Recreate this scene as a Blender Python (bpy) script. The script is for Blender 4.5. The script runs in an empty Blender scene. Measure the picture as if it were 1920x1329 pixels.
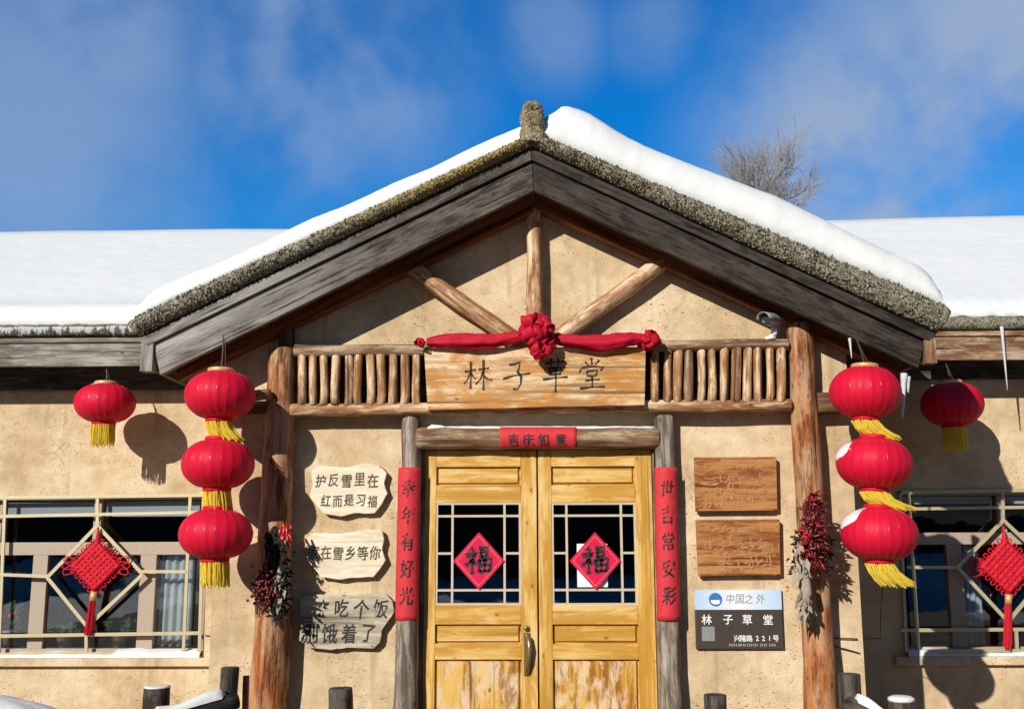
import bpy, bmesh, math, random
from mathutils import Vector, Matrix, noise as mnoise
D2R = math.radians
rnd = random.Random(7)
scn = bpy.context.scene
COL = scn.collection

# ------------------------------------------------------------------ camera
PITCH, YAW, ROLL = 10.1, 1.2, -0.2
CAM = Vector((0, 0, 1.65))
FPX = 2000.0
MR = Matrix.Rotation(D2R(YAW), 4, 'Z') @ Matrix.Rotation(D2R(90 + PITCH), 4, 'X') @ Matrix.Rotation(D2R(ROLL), 4, 'Z')
cd = bpy.data.cameras.new('camera'); cam = bpy.data.objects.new('camera', cd); COL.objects.link(cam)
cam.matrix_world = Matrix.Translation(CAM) @ MR
cd.sensor_width = 36; cd.lens = FPX / 1920 * 36; cd.clip_start = .05; cd.clip_end = 3000
scn.camera = cam

# ------------------------------------------------------------------ light: sun, sky, exposure
SUN_A, SUN_B = 0.60, 0.55                  # the rays move (+A, 1, -B)
sdir = Vector((SUN_A, 1, -SUN_B)).normalized()
sl = bpy.data.lights.new('sun', 'SUN'); sl.energy = 5.0; sl.angle = D2R(.5); sl.color = (1, .94, .84)
so = bpy.data.objects.new('sun', sl); COL.objects.link(so)
so.rotation_euler = sdir.to_track_quat('-Z', 'Y').to_euler()
w = bpy.data.worlds.new('World'); scn.world = w; w.use_nodes = True
def world():
    nt = w.node_tree; N = nt.nodes; L = nt.links; N.clear()
    out = N.new('ShaderNodeOutputWorld'); bg = N.new('ShaderNodeBackground'); bg.inputs['Strength'].default_value = .055
    sky = N.new('ShaderNodeTexSky'); sky.sky_type = 'NISHITA'; sky.sun_disc = False
    sky.sun_elevation = math.asin(-sdir.z); sky.sun_rotation = math.atan2(-sdir.x, -sdir.y)
    sky.air_density = 1.0; sky.dust_density = .2; sky.ozone_density = 2.5
    hs = N.new('ShaderNodeHueSaturation'); hs.inputs['Saturation'].default_value = 1.4; hs.inputs['Value'].default_value = 1.0
    L.new(sky.outputs[0], hs.inputs['Color'])
    tc = N.new('ShaderNodeTexCoord')
    # the clear northern half of the sky is the deeper blue
    dn = N.new('ShaderNodeVectorMath'); dn.operation = 'DOT_PRODUCT'; dn.inputs[1].default_value = (0, .92, .39); L.new(tc.outputs['Generated'], dn.inputs[0])
    rn = N.new('ShaderNodeMapRange'); rn.interpolation_type = 'SMOOTHSTEP'; rn.inputs['From Min'].default_value = .1; rn.inputs['From Max'].default_value = .85; L.new(dn.outputs['Value'], rn.inputs['Value'])
    gn = N.new('ShaderNodeMixRGB'); gn.blend_type = 'MULTIPLY'; gn.inputs[2].default_value = SKYGAIN; L.new(rn.outputs[0], gn.inputs[0]); L.new(hs.outputs[0], gn.inputs[1])
    # thin drifting cloud: big soft banks with wisps
    n1 = N.new('ShaderNodeTexNoise'); n1.inputs['Scale'].default_value = 6.5; n1.inputs['Detail'].default_value = 6; n1.inputs['Roughness'].default_value = .52; n1.inputs['Distortion'].default_value = .15
    mp = N.new('ShaderNodeMapping'); mp.inputs['Scale'].default_value = (1.0, .6, 1.0); mp.inputs['Location'].default_value = (.4, .2, .35)
    L.new(tc.outputs['Generated'], mp.inputs[0]); L.new(mp.outputs[0], n1.inputs['Vector'])
    r1 = N.new('ShaderNodeMapRange'); r1.interpolation_type = 'SMOOTHSTEP'
    r1.inputs['From Min'].default_value = .33; r1.inputs['From Max'].default_value = .66
    L.new(n1.outputs['Fac'], r1.inputs['Value'])
    acc = None
    for (u, v, rad, k) in CLOUDS:
        d = (MR.to_3x3() @ Vector(((u - 960) / FPX, (664.5 - v) / FPX, -1))).normalized()
        dt = N.new('ShaderNodeVectorMath'); dt.operation = 'DISTANCE'; dt.inputs[1].default_value = d
        L.new(tc.outputs['Generated'], dt.inputs[0])
        mr = N.new('ShaderNodeMapRange'); mr.interpolation_type = 'SMOOTHSTEP'
        mr.inputs['From Min'].default_value = rad; mr.inputs['From Max'].default_value = rad * .15; mr.inputs['To Max'].default_value = k
        L.new(dt.outputs['Value'], mr.inputs['Value'])
        if acc is None: acc = mr.outputs[0]
        else:
            a = N.new('ShaderNodeMath'); a.operation = 'MAXIMUM'; L.new(acc, a.inputs[0]); L.new(mr.outputs[0], a.inputs[1]); acc = a.outputs[0]
    m = N.new('ShaderNodeMath'); m.operation = 'MULTIPLY_ADD'; L.new(acc, m.inputs[0]); L.new(r1.outputs[0], m.inputs[1]); m.inputs[2].default_value = 0
    m2 = N.new('ShaderNodeMath'); m2.operation = 'MULTIPLY_ADD'; m2.inputs[1].default_value = .14; L.new(acc, m2.inputs[0]); L.new(m.outputs[0], m2.inputs[2]); m2.use_clamp = True
    mx = N.new('ShaderNodeMixRGB'); mx.inputs[2].default_value = (5.5, 7.5, 11.2, 1)
    L.new(m2.outputs[0], mx.inputs[0]); L.new(gn.outputs[0], mx.inputs[1])
    L.new(mx.outputs[0], bg.inputs[0]); L.new(bg.outputs[0], out.inputs[0])
SKYGAIN = (.22, 1.95, 2.6, 1)
CLOUDS = [(40, 250, .24, .55), (190, 70, .14, .55), (610, 60, .20, .72), (570, 300, .09, .6), (1030, 60, .08, .4), (1690, 300, .24, 1.05), (1890, 100, .20, .9), (1230, 50, .07, .35), (260, 330, .12, .4)]
world()
vs = scn.view_settings
vs.view_transform = 'Standard'; vs.look = 'None'; vs.gamma = 1; vs.use_curve_mapping = False; vs.exposure = 0.0
scn.cycles.max_bounces = 6; scn.cycles.transparent_max_bounces = 8; scn.cycles.caustics_reflective = False; scn.cycles.caustics_refractive = False

# ------------------------------------------------------------------ helpers
def at(u, v, Y):
    """the point of the vertical plane at depth Y seen at photo pixel u, v"""
    d = MR.to_3x3() @ Vector(((u - 960) / FPX, (664.5 - v) / FPX, -1))
    return CAM + d * (Y / d.y)
def X(u, v, Y): return at(u, v, Y).x
def Z(u, v, Y): return at(u, v, Y).z

class MB:
    def __init__(s): s.v = []; s.f = []; s.uv = []; s.mi = []; s.cur = 0; s.sm = []; s.smooth = False
    def add(s, vs, fs, uvs=None, along=None):
        o = len(s.v); vs = [Vector(p) for p in vs]; s.v += vs
        if along is None:
            mn = [min(p[i] for p in vs) for i in range(3)]; mx = [max(p[i] for p in vs) for i in range(3)]
            i = max(range(3), key=lambda k: mx[k] - mn[k]); along = Vector((0, 0, 0)); along[i] = 1
        along = Vector(along).normalized()
        e1 = along.cross(Vector((0, 1, 0)))
        if e1.length < .1: e1 = along.cross(Vector((0, 0, 1)))
        e1.normalize(); e2 = along.cross(e1)
        for k, f in enumerate(fs):
            s.f.append([o + i for i in f]); s.mi.append(s.cur); s.sm.append(s.smooth)
            if uvs: s.uv += [tuple(q) for q in uvs[k]]
            else: s.uv += [(vs[i].dot(e1) + vs[i].dot(e2), vs[i].dot(along)) for i in f]
        return s
    def box(s, x0, x1, y0, y1, z0, z1, along=None):
        P = [(x, y, z) for x in (x0, x1) for y in (y0, y1) for z in (z0, z1)]
        return s.add(P, [(0, 1, 3, 2), (4, 6, 7, 5), (0, 4, 5, 1), (2, 3, 7, 6), (0, 2, 6, 4), (1, 5, 7, 3)], along=along)
    def prism(s, pts, y0, y1, along=None):
        """polygon of (x, z) points extruded from y0 to y1"""
        n = len(pts); P = [(x, y0, z) for x, z in pts] + [(x, y1, z) for x, z in pts]
        return s.add(P, [tuple(range(n)), tuple(range(2 * n - 1, n - 1, -1))] + [(i, i + n, (i + 1) % n + n, (i + 1) % n) for i in range(n)], along=along)
    def yprism(s, pts, x0, x1, along=(1, 0, 0)):
        n = len(pts); P = [(x0, y, z) for y, z in pts] + [(x1, y, z) for y, z in pts]
        return s.add(P, [tuple(range(n)), tuple(range(2 * n - 1, n - 1, -1))] + [(i, i + n, (i + 1) % n + n, (i + 1) % n) for i in range(n)], along=along)
    def bar(s, p0, p1, wd, th):
        """square bar; wd across in the wall plane, th along y"""
        p0, p1 = Vector(p0), Vector(p1); d = (p1 - p0).normalized(); e = d.cross(Vector((0, 1, 0))).normalized() * wd / 2; g = Vector((0, th / 2, 0))
        P = [p + a * e + b * g for p in (p0, p1) for a, b in ((-1, -1), (1, -1), (1, 1), (-1, 1))]
        return s.add(P, [(3, 2, 1, 0), (4, 5, 6, 7)] + [(i, (i + 1) % 4, (i + 1) % 4 + 4, i + 4) for i in range(4)], along=d)
    def tube(s, pts, rads, seg=8, caps=True, bump=0., seed=0, flat=1.):
        pts = [Vector(p) for p in pts]; n = len(pts); rings = []; ln = 0; V = []; vv = []
        prev = None
        for i, p in enumerate(pts):
            t = (pts[min(i + 1, n - 1)] - pts[max(i - 1, 0)]).normalized()
            if prev is None:
                e = t.cross(Vector((0, 1, .01)));
                if e.length < .2: e = t.cross(Vector((1, 0, 0)))
            else: e = prev - t * prev.dot(t)
            e.normalize(); prev = e; g = t.cross(e)
            if i: ln += (p - pts[i - 1]).length
            r = rads[i] if hasattr(rads, '__len__') else rads
            for k in range(seg):
                a = 2 * math.pi * k / seg; q = e * math.cos(a) + g * math.sin(a) * flat
                rr = r
                if bump: rr *= 1 + bump * mnoise.noise(Vector((q.x * 1.6 + seed * 7.1, q.y * 1.6 + q.z, ln * 5 + seed)))
                V.append(p + q * rr)
            vv.append(ln)
        F = []; U = []; r0 = rads[0] if hasattr(rads, '__len__') else rads
        for i in range(n - 1):
            for k in range(seg):
                k2 = (k + 1) % seg
                F.append((i * seg + k, i * seg + k2, (i + 1) * seg + k2, (i + 1) * seg + k))
                u0 = k / seg * 6.28 * r0; u1 = (k + 1) / seg * 6.28 * r0
                U.append([(u0, vv[i]), (u1, vv[i]), (u1, vv[i + 1]), (u0, vv[i + 1])])
        if caps:
            F.append(tuple(range(seg - 1, -1, -1))); U.append([(math.cos(k) * r0, math.sin(k) * r0) for k in range(seg)])
            b = (n - 1) * seg; F.append(tuple(range(b, b + seg))); U.append([(math.cos(k) * r0, math.sin(k) * r0) for k in range(seg)])
        return s.add(V, F, U)
    def log(s, p0, p1, r0, r1=None, seg=16, bump=.10, seed=0, wob=.006):
        r1 = r0 if r1 is None else r1; p0, p1 = Vector(p0), Vector(p1); L = (p1 - p0).length; n = max(4, int(L / .06)); pts = []; rr = []
        for i in range(n + 1):
            t = i / n; q = p0.lerp(p1, t)
            j = Vector((mnoise.noise(Vector((seed, t * L * 2, 0))), mnoise.noise(Vector((seed + 9, t * L * 2, 3))), mnoise.noise(Vector((seed + 5, t * L * 2, 8))))) * wob * 2
            if 0 < i < n: q = q + j
            r = r0 + (r1 - r0) * t
            pts.append(q); rr.append(r)
        pts = [p0 + (pts[1] - p0) * .0] + [p0.lerp(p1, .004)] + pts[1:-1] + [p1.lerp(p0, .004), p1]
        rr = [rr[0] * .9, rr[0]] + rr[1:-1] + [rr[-1], rr[-1] * .9]
        s.smooth = True; s.tube(pts, rr, seg, True, bump, seed); s.smooth = False
        return s
    def lathe(s, c, prof, seg=32, rfun=None, axis=Vector((0, 0, 1)), close=True):
        """profile of (radius, height) about an axis through c"""
        c = Vector(c); q = Vector((0, 0, 1)).rotation_difference(axis); V = []; F = []; U = []
        for i, (r, h) in enumerate(prof):
            for k in range(seg):
                a = 2 * math.pi * k / seg; rr = r * (rfun(a, i / (len(prof) - 1)) if rfun else 1)
                V.append(c + q @ Vector((rr * math.cos(a), rr * math.sin(a), h)))
        for i in range(len(prof) - 1):
            for k in range(seg):
                k2 = (k + 1) % seg; F.append((i * seg + k, i * seg + k2, (i + 1) * seg + k2, (i + 1) * seg + k))
                U.append([(k / seg, i), ((k + 1) / seg, i), ((k + 1) / seg, i + 1), (k / seg, i + 1)])
        if close:
            F.append(tuple(range(seg - 1, -1, -1))); U.append([(0, 0)] * seg)
            b = (len(prof) - 1) * seg; F.append(tuple(range(b, b + seg))); U.append([(0, 0)] * seg)
        return s.add(V, F, U)
    def ball(s, c, rx, ry=None, rz=None, seg=12, rings=8):
        ry = ry or rx; rz = rz or rx; c = Vector(c); V = [c + Vector((0, 0, -rz))]; F = []
        for i in range(1, rings):
            b = -math.pi / 2 + math.pi * i / rings
            for k in range(seg):
                a = 2 * math.pi * k / seg; V.append(c + Vector((rx * math.cos(a) * math.cos(b), ry * math.sin(a) * math.cos(b), rz * math.sin(b))))
        V.append(c + Vector((0, 0, rz)))
        for k in range(seg): F.append((0, 1 + (k + 1) % seg, 1 + k))
        for i in range(rings - 2):
            for k in range(seg):
                o = 1 + i * seg; F.append((o + k, o + (k + 1) % seg, o + seg + (k + 1) % seg, o + seg + k))
        o = 1 + (rings - 2) * seg
        for k in range(seg): F.append((o + k, o + (k + 1) % seg, len(V) - 1))
        return s.add(V, F)
    def grid(s, P, closed=False):
        """rows of points"""
        n = len(P); m = len(P[0]); V = [p for r in P for p in r]; F = []
        for i in range(n - 1):
            for j in range(m - 1): F.append((i * m + j, i * m + j + 1, (i + 1) * m + j + 1, (i + 1) * m + j))
        return s.add(V, F)
    def build(s, name, mats, parent=None, loc=None, bevel=0, smooth=False):
        if not isinstance(mats, (list, tuple)): mats = [mats]
        me = bpy.data.meshes.new(name); org = Vector(loc) if loc is not None else Vector((0, 0, 0))
        me.from_pydata([p - org for p in s.v], [], s.f)
        ul = me.uv_layers.new(name='UVMap'); ul.data.foreach_set('uv', [c for q in s.uv for c in q])
        for m in mats: me.materials.append(m)
        me.polygons.foreach_set('material_index', s.mi)
        me.polygons.foreach_set('use_smooth', [bool(a or smooth) for a in s.sm])
        bm = bmesh.new(); bm.from_mesh(me); bmesh.ops.recalc_face_normals(bm, faces=bm.faces); bm.to_mesh(me); bm.free()
        me.update()
        o = bpy.data.objects.new(name, me); COL.objects.link(o)
        if parent is not None:
            pw = Vector((0, 0, 0)); q = parent
            while q is not None: pw = pw + q.location; q = q.parent
            o.parent = parent; o.location = org - pw
        else: o.location = org
        if bevel:
            b = o.modifiers.new('bevel', 'BEVEL'); b.width = bevel; b.segments = 2; b.limit_method = 'ANGLE'; b.angle_limit = D2R(40)
        return o

def tag(o, label=None, cat=None, group=None, kind=None):
    if label: o['label'] = label
    if cat: o['category'] = cat
    if group: o['group'] = group
    if kind: o['kind'] = kind
    return o
def thing(name, loc, label, cat, group=None):
    o = bpy.data.objects.new(name, None); COL.objects.link(o); o.location = loc; o.empty_display_size = .1
    return tag(o, label, cat, group)

# ------------------------------------------------------------------ materials
def mat(name):
    m = bpy.data.materials.new(name); m.use_nodes = True; nt = m.node_tree; nt.nodes.clear()
    out = nt.nodes.new('ShaderNodeOutputMaterial'); b = nt.nodes.new('ShaderNodeBsdfPrincipled'); nt.links.new(b.outputs[0], out.inputs[0])
    return m, nt.nodes, nt.links, b
def ramp(N, stops, interp='LINEAR'):
    r = N.new('ShaderNodeValToRGB'); r.color_ramp.interpolation = interp
    e = r.color_ramp.elements
    while len(e) < len(stops): e.new(.5)
    for i, (p, c) in enumerate(stops): e[i].position = p; e[i].color = (c[0], c[1], c[2], 1) if hasattr(c, '__len__') else (c, c, c, 1)
    return r
def noise(N, L, vec, scale, detail=4, rough=.55, dist=0.):
    n = N.new('ShaderNodeTexNoise'); n.inputs['Scale'].default_value = scale; n.inputs['Detail'].default_value = detail
    n.inputs['Roughness'].default_value = rough; n.inputs['Distortion'].default_value = dist; L.new(vec, n.inputs['Vector']); return n
def mix(N, L, fac, a, b, mode='MIX'):
    m = N.new('ShaderNodeMixRGB'); m.blend_type = mode
    for s, x in ((0, fac), (1, a), (2, b)):
        if hasattr(x, 'is_output'): L.new(x, m.inputs[s])
        elif s == 0: m.inputs[0].default_value = x
        else: m.inputs[s].default_value = (x[0], x[1], x[2], 1)
    return m.outputs[0]
def bump(N, L, b, h, strength, dist=.01):
    bp = N.new('ShaderNodeBump'); bp.inputs['Strength'].default_value = strength; bp.inputs['Distance'].default_value = dist
    L.new(h, bp.inputs['Height']); L.new(bp.outputs[0], b.inputs['Normal'])
def plain(name, c, rough=.6, metal=0., spec=.5):
    m, N, L, b = mat(name); b.inputs['Base Color'].default_value = (*c, 1); b.inputs['Roughness'].default_value = rough; b.inputs['Metallic'].default_value = metal
    b.inputs['Specular IOR Level'].default_value = spec
    tc = N.new('ShaderNodeTexCoord'); n = noise(N, L, tc.outputs['Object'], 40, 3)
    L.new(mix(N, L, n.outputs['Fac'], [x * .82 for x in c], [min(1, x * 1.15) for x in c]), b.inputs['Base Color'])
    return m
def wood(name, dark, mid, light, patch=None, patchamt=.5, gu=55, gv=3.0, rough=.7, crack=.6, bs=.5, patchscale=5, stretch=3., pale=None, flake=.55):
    """grain runs along UV v"""
    m, N, L, b = mat(name)
    uv = N.new('ShaderNodeUVMap'); oi = N.new('ShaderNodeObjectInfo')
    ad = N.new('ShaderNodeVectorMath'); ad.operation = 'MULTIPLY_ADD'; ad.inputs[1].default_value = (17.3, 31.7, 9.1)
    L.new(oi.outputs['Random'], ad.inputs[0]); L.new(uv.outputs[0], ad.inputs[2])
    def mp(su, sv):
        q = N.new('ShaderNodeMapping'); q.inputs['Scale'].default_value = (su, sv, 1); L.new(ad.outputs[0], q.inputs[0]); return q.outputs[0]
    n1 = noise(N, L, mp(gu, gv), 1, 5, .6, .3)
    n2 = noise(N, L, mp(gu * .25, gv * .6), 1, 3, .5, .6)
    r = ramp(N, [(.435, dark), (.52, mid), (.60, light)])
    s = N.new('ShaderNodeMath'); s.operation = 'MULTIPLY_ADD'; s.inputs[1].default_value = .55
    h = N.new('ShaderNodeMath'); h.operation = 'MULTIPLY'; h.inputs[1].default_value = .5; L.new(n2.outputs['Fac'], h.inputs[0])
    L.new(n1.outputs['Fac'], s.inputs[0]); L.new(h.outputs[0], s.inputs[2]); L.new(s.outputs[0], r.inputs[0])
    c = r.outputs[0]
    if patch:
        n3 = noise(N, L, mp(patchscale * stretch, patchscale), 1, 5, .65, .4)
        pr = ramp(N, [(.45, 0), (.57, 1)]); L.new(n3.outputs['Fac'], pr.inputs[0])
        k = N.new('ShaderNodeMath'); k.operation = 'MULTIPLY'; k.inputs[1].default_value = patchamt; L.new(pr.outputs[0], k.inputs[0])
        c = mix(N, L, k.outputs[0], c, patch)
    # hard edged flakes of bark and bleached wood, and knots
    n8 = noise(N, L, mp(gu * .55, gv * 1.5), 1, 6, .75, .2)
    fd = ramp(N, [(.55, 0), (.60, flake)]); L.new(n8.outputs['Fac'], fd.inputs[0]); c = mix(N, L, fd.outputs[0], c, [x * .8 for x in dark])
    fl = ramp(N, [(.40, flake), (.45, 0)]); L.new(n8.outputs['Fac'], fl.inputs[0]); c = mix(N, L, fl.outputs[0], c, [min(.85, x * 1.12) for x in light])
    vk = N.new('ShaderNodeTexVoronoi'); vk.inputs['Scale'].default_value = 1; L.new(mp(9, 5), vk.inputs['Vector'])
    kr = ramp(N, [(.04, .85), (.11, 0)]); L.new(vk.outputs['Distance'], kr.inputs[0]); c = mix(N, L, kr.outputs[0], c, [x * .45 for x in dark])
    if pale:
        tc = N.new('ShaderNodeTexCoord'); sp = N.new('ShaderNodeSeparateXYZ'); L.new(tc.outputs['Object'], sp.inputs[0])
        mr = N.new('ShaderNodeMapRange'); mr.inputs['From Min'].default_value = pale[0]; mr.inputs['From Max'].default_value = pale[1]; L.new(sp.outputs[0], mr.inputs['Value'])
        q = N.new('ShaderNodeMath'); q.operation = 'MULTIPLY'; L.new(mr.outputs[0], q.inputs[0]); n7 = noise(N, L, mp(9, 1.6), 1, 5, .65, .4); q7 = ramp(N, [(.34, 0), (.6, 1)]); L.new(n7.outputs['Fac'], q7.inputs[0]); L.new(q7.outputs[0], q.inputs[1])
        c = mix(N, L, q.outputs[0], c, pale[2])
    n4 = noise(N, L, mp(gu * .8, gv * .35), 1, 3, .6, .2)
    cr = ramp(N, [(.31, 0), (.40, 1)]); L.new(n4.outputs['Fac'], cr.inputs[0])
    dk = mix(N, L, cr.outputs[0], [x * (1 - crack) for x in dark], (1, 1, 1))
    mm = N.new('ShaderNodeMixRGB'); mm.blend_type = 'MIX'; L.new(cr.outputs[0], mm.inputs[0]); L.new(c, mm.inputs[2]); mm.inputs[1].default_value = (*[x * (1 - crack) for x in dark], 1)
    L.new(mm.outputs[0], b.inputs['Base Color']); b.inputs['Roughness'].default_value = rough; b.inputs['Specular IOR Level'].default_value = .3
    hh = N.new('ShaderNodeMath'); hh.operation = 'MULTIPLY_ADD'; hh.inputs[1].default_value = .6; L.new(cr.outputs[0], hh.inputs[0]); L.new(n1.outputs['Fac'], hh.inputs[2])
    bump(N, L, b, hh.outputs[0], bs, .008)
    return m
def stucco():
    m, N, L, b = mat('tan_plaster'); tc = N.new('ShaderNodeTexCoord'); v = tc.outputs['Object']
    n1 = noise(N, L, v, 2.2, 5, .6); n2 = noise(N, L, v, 70, 4, .7); n3 = noise(N, L, v, 14, 5, .6)
    r = ramp(N, [(.36, (.50, .365, .215)), (.5, (.61, .462, .288)), (.64, (.71, .565, .385))]); L.new(n1.outputs['Fac'], r.inputs[0])
    c = mix(N, L, .35, r.outputs[0], n3.outputs['Fac'], 'OVERLAY')
    # chopped straw and pits
    mp = N.new('ShaderNodeMapping'); mp.inputs['Scale'].default_value = (30, 30, 52); mp.inputs['Rotation'].default_value = (0, .6, 0); L.new(v, mp.inputs[0])
    nw = noise(N, L, v, 18, 2); wv = N.new('ShaderNodeVectorMath'); wv.operation = 'MULTIPLY_ADD'; wv.inputs[1].default_value = (2.6, 2.6, 2.6); L.new(nw.outputs['Color'], wv.inputs[0]); L.new(mp.outputs[0], wv.inputs[2])
    vo = N.new('ShaderNodeTexVoronoi'); vo.inputs['Scale'].default_value = 1; vo.inputs['Randomness'].default_value = 1; L.new(wv.outputs[0], vo.inputs['Vector'])
    vr = ramp(N, [(.14, 1), (.22, 0)]); L.new(vo.outputs['Distance'], vr.inputs[0])
    n5 = noise(N, L, v, 3.3, 5, .7); nr = ramp(N, [(.46, .05), (.60, 1)]); L.new(n5.outputs['Fac'], nr.inputs[0])
    k = N.new('ShaderNodeMath'); k.operation = 'MULTIPLY'; L.new(vr.outputs[0], k.inputs[0]); L.new(nr.outputs[0], k.inputs[1])
    k2 = N.new('ShaderNodeMath'); k2.operation = 'MULTIPLY'; k2.inputs[1].default_value = 1.0; L.new(k.outputs[0], k2.inputs[0])
    c = mix(N, L, k2.outputs[0], c, (.21, .13, .062))
    # hair cracks
    cv = N.new('ShaderNodeTexVoronoi'); cv.feature = 'DISTANCE_TO_EDGE'; cv.inputs['Scale'].default_value = 1.1
    nd = noise(N, L, v, 5, 4); dm = N.new('ShaderNodeVectorMath'); dm.operation = 'MULTIPLY_ADD'; dm.inputs[1].default_value = (.35, .35, .35); L.new(nd.outputs['Color'], dm.inputs[0]); L.new(v, dm.inputs[2]); L.new(dm.outputs[0], cv.inputs['Vector'])
    cr = ramp(N, [(.0015, .5), (.006, 0)]); L.new(cv.outputs['Distance'], cr.inputs[0])
    ck = N.new('ShaderNodeMath'); ck.operation = 'MULTIPLY'; L.new(cr.outputs[0], ck.inputs[0]); L.new(nr.outputs[0], ck.inputs[1])
    c = mix(N, L, ck.outputs[0], c, (.2, .13, .07))
    # long damp streaks down from the eaves
    ms = N.new('ShaderNodeMapping'); ms.inputs['Scale'].default_value = (9, 9, .5); L.new(v, ms.inputs[0]); n6 = noise(N, L, ms.outputs[0], 1, 4, .6)
    sr = ramp(N, [(.60, 0), (.70, .55)]); L.new(n6.outputs['Fac'], sr.inputs[0])
    c = mix(N, L, sr.outputs[0], c, (.36, .27, .16))
    L.new(c, b.inputs['Base Color']); b.inputs['Roughness'].default_value = .95; b.inputs['Specular IOR Level'].default_value = .1
    s = N.new('ShaderNodeMath'); s.operation = 'MULTIPLY_ADD'; s.inputs[1].default_value = -1.2; L.new(k.outputs[0], s.inputs[0])
    s2 = N.new('ShaderNodeMath'); s2.operation = 'MULTIPLY_ADD'; s2.inputs[1].default_value = 1.3; L.new(n3.outputs['Fac'], s2.inputs[0]); L.new(n2.outputs['Fac'], s2.inputs[2]); L.new(s2.outputs[0], s.inputs[2])
    bump(N, L, b, s.outputs[0], .45, .012)
    return m
def thatch(snowy=0):
    m, N, L, b = mat('snowy_thatch' if snowy else 'mossy_thatch'); tc = N.new('ShaderNodeTexCoord'); v = tc.outputs['Object']
    mp = N.new('ShaderNodeMapping'); mp.inputs['Scale'].default_value = (1, .4, .6); L.new(v, mp.inputs[0])
    n1 = noise(N, L, mp.outputs[0], 75, 3, .8); n2 = noise(N, L, v, 9, 4, .6); n3 = noise(N, L, v, 30, 4, .7)
    r = ramp(N, [(.36, (.06, .055, .04)), (.48, (.25, .23, .17)), (.60, (.58, .54, .42))]); L.new(n1.outputs['Fac'], r.inputs[0])
    g = ramp(N, [(.45, 0), (.62, .4)]); L.new(n2.outputs['Fac'], g.inputs[0])
    c = mix(N, L, g.outputs[0], r.outputs[0], (.17, .155, .085))
    at_ = N.new('ShaderNodeAttribute'); at_.attribute_name = 'lichen'
    o = ramp(N, [(.41, 0), (.53, 1)]); L.new(n3.outputs['Fac'], o.inputs[0])
    k = N.new('ShaderNodeMath'); k.operation = 'MULTIPLY'; L.new(o.outputs[0], k.inputs[0]); L.new(at_.outputs['Fac'], k.inputs[1])
    oc = mix(N, L, n2.outputs['Fac'], (.56, .33, .04), (.44, .38, .12))
    c = mix(N, L, k.outputs[0], c, oc)
    if snowy:
        ms = N.new('ShaderNodeMapping'); ms.inputs['Scale'].default_value = (1, .2, .28); L.new(v, ms.inputs[0]); n9 = noise(N, L, ms.outputs[0], 26, 5, .7)
        sp = N.new('ShaderNodeSeparateXYZ'); L.new(v, sp.inputs[0]); mr = N.new('ShaderNodeMapRange'); mr.inputs['From Min'].default_value = snowy; mr.inputs['From Max'].default_value = snowy + .11; mr.inputs['To Min'].default_value = -.17; mr.inputs['To Max'].default_value = .17
        L.new(sp.outputs[2], mr.inputs['Value']); ad = N.new('ShaderNodeMath'); ad.operation = 'ADD'; L.new(n9.outputs['Fac'], ad.inputs[0]); L.new(mr.outputs[0], ad.inputs[1])
        sr = ramp(N, [(.49, 0), (.55, 1)]); L.new(ad.outputs[0], sr.inputs[0]); dk = mix(N, L, .55, c, (.03, .03, .027)); c = mix(N, L, sr.outputs[0], dk, (.66, .68, .68))
    L.new(c, b.inputs['Base Color']); b.inputs['Roughness'].default_value = 1; b.inputs['Specular IOR Level'].default_value = .05
    bump(N, L, b, n1.outputs['Fac'], 1., .03)
    return m
def snow():
    m, N, L, b = mat('snow'); tc = N.new('ShaderNodeTexCoord'); v = tc.outputs['Object']
    n1 = noise(N, L, v, 3.5, 4, .5); n2 = noise(N, L, v, 160, 2, .6)
    L.new(mix(N, L, n1.outputs['Fac'], (.70, .725, .735), (.77, .785, .79)), b.inputs['Base Color']); b.inputs['Roughness'].default_value = .75; b.inputs['Specular IOR Level'].default_value = .2
    s = N.new('ShaderNodeMath'); s.operation = 'MULTIPLY_ADD'; s.inputs[1].default_value = .12; L.new(n2.outputs['Fac'], s.inputs[0]); L.new(n1.outputs['Fac'], s.inputs[2])
    bump(N, L, b, s.outputs[0], .35, .05)
    return m
def glass():
    m, N, L, b = mat('window_glass'); nt = m.node_tree; N.remove(b); out = [n for n in N if n.type == 'OUTPUT_MATERIAL'][0]
    t = N.new('ShaderNodeBsdfTransparent'); t.inputs[0].default_value = (.84, .88, .90, 1)
    g = N.new('ShaderNodeBsdfGlossy'); g.inputs['Roughness'].default_value = .015; lw = N.new('ShaderNodeLayerWeight'); lw.inputs[0].default_value = .5; pw = N.new('ShaderNodeMath'); pw.operation = 'POWER'; pw.inputs[1].default_value = 5; L.new(lw.outputs['Facing'], pw.inputs[0]); f = N.new('ShaderNodeMath'); f.operation = 'MULTIPLY_ADD'; f.inputs[1].default_value = .93; f.inputs[2].default_value = .085; L.new(pw.outputs[0], f.inputs[0])
    tc = N.new('ShaderNodeTexCoord'); n = noise(N, L, tc.outputs['Object'], 3, 2); bp = N.new('ShaderNodeBump'); bp.inputs['Strength'].default_value = .03; bp.inputs['Distance'].default_value = .05
    L.new(n.outputs['Fac'], bp.inputs['Height']); L.new(bp.outputs[0], g.inputs['Normal'])
    x = N.new('ShaderNodeMixShader'); L.new(f.outputs[0], x.inputs[0]); L.new(t.outputs[0], x.inputs[1]); L.new(g.outputs[0], x.inputs[2]); L.new(x.outputs[0], out.inputs[0])
    return m
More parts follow.
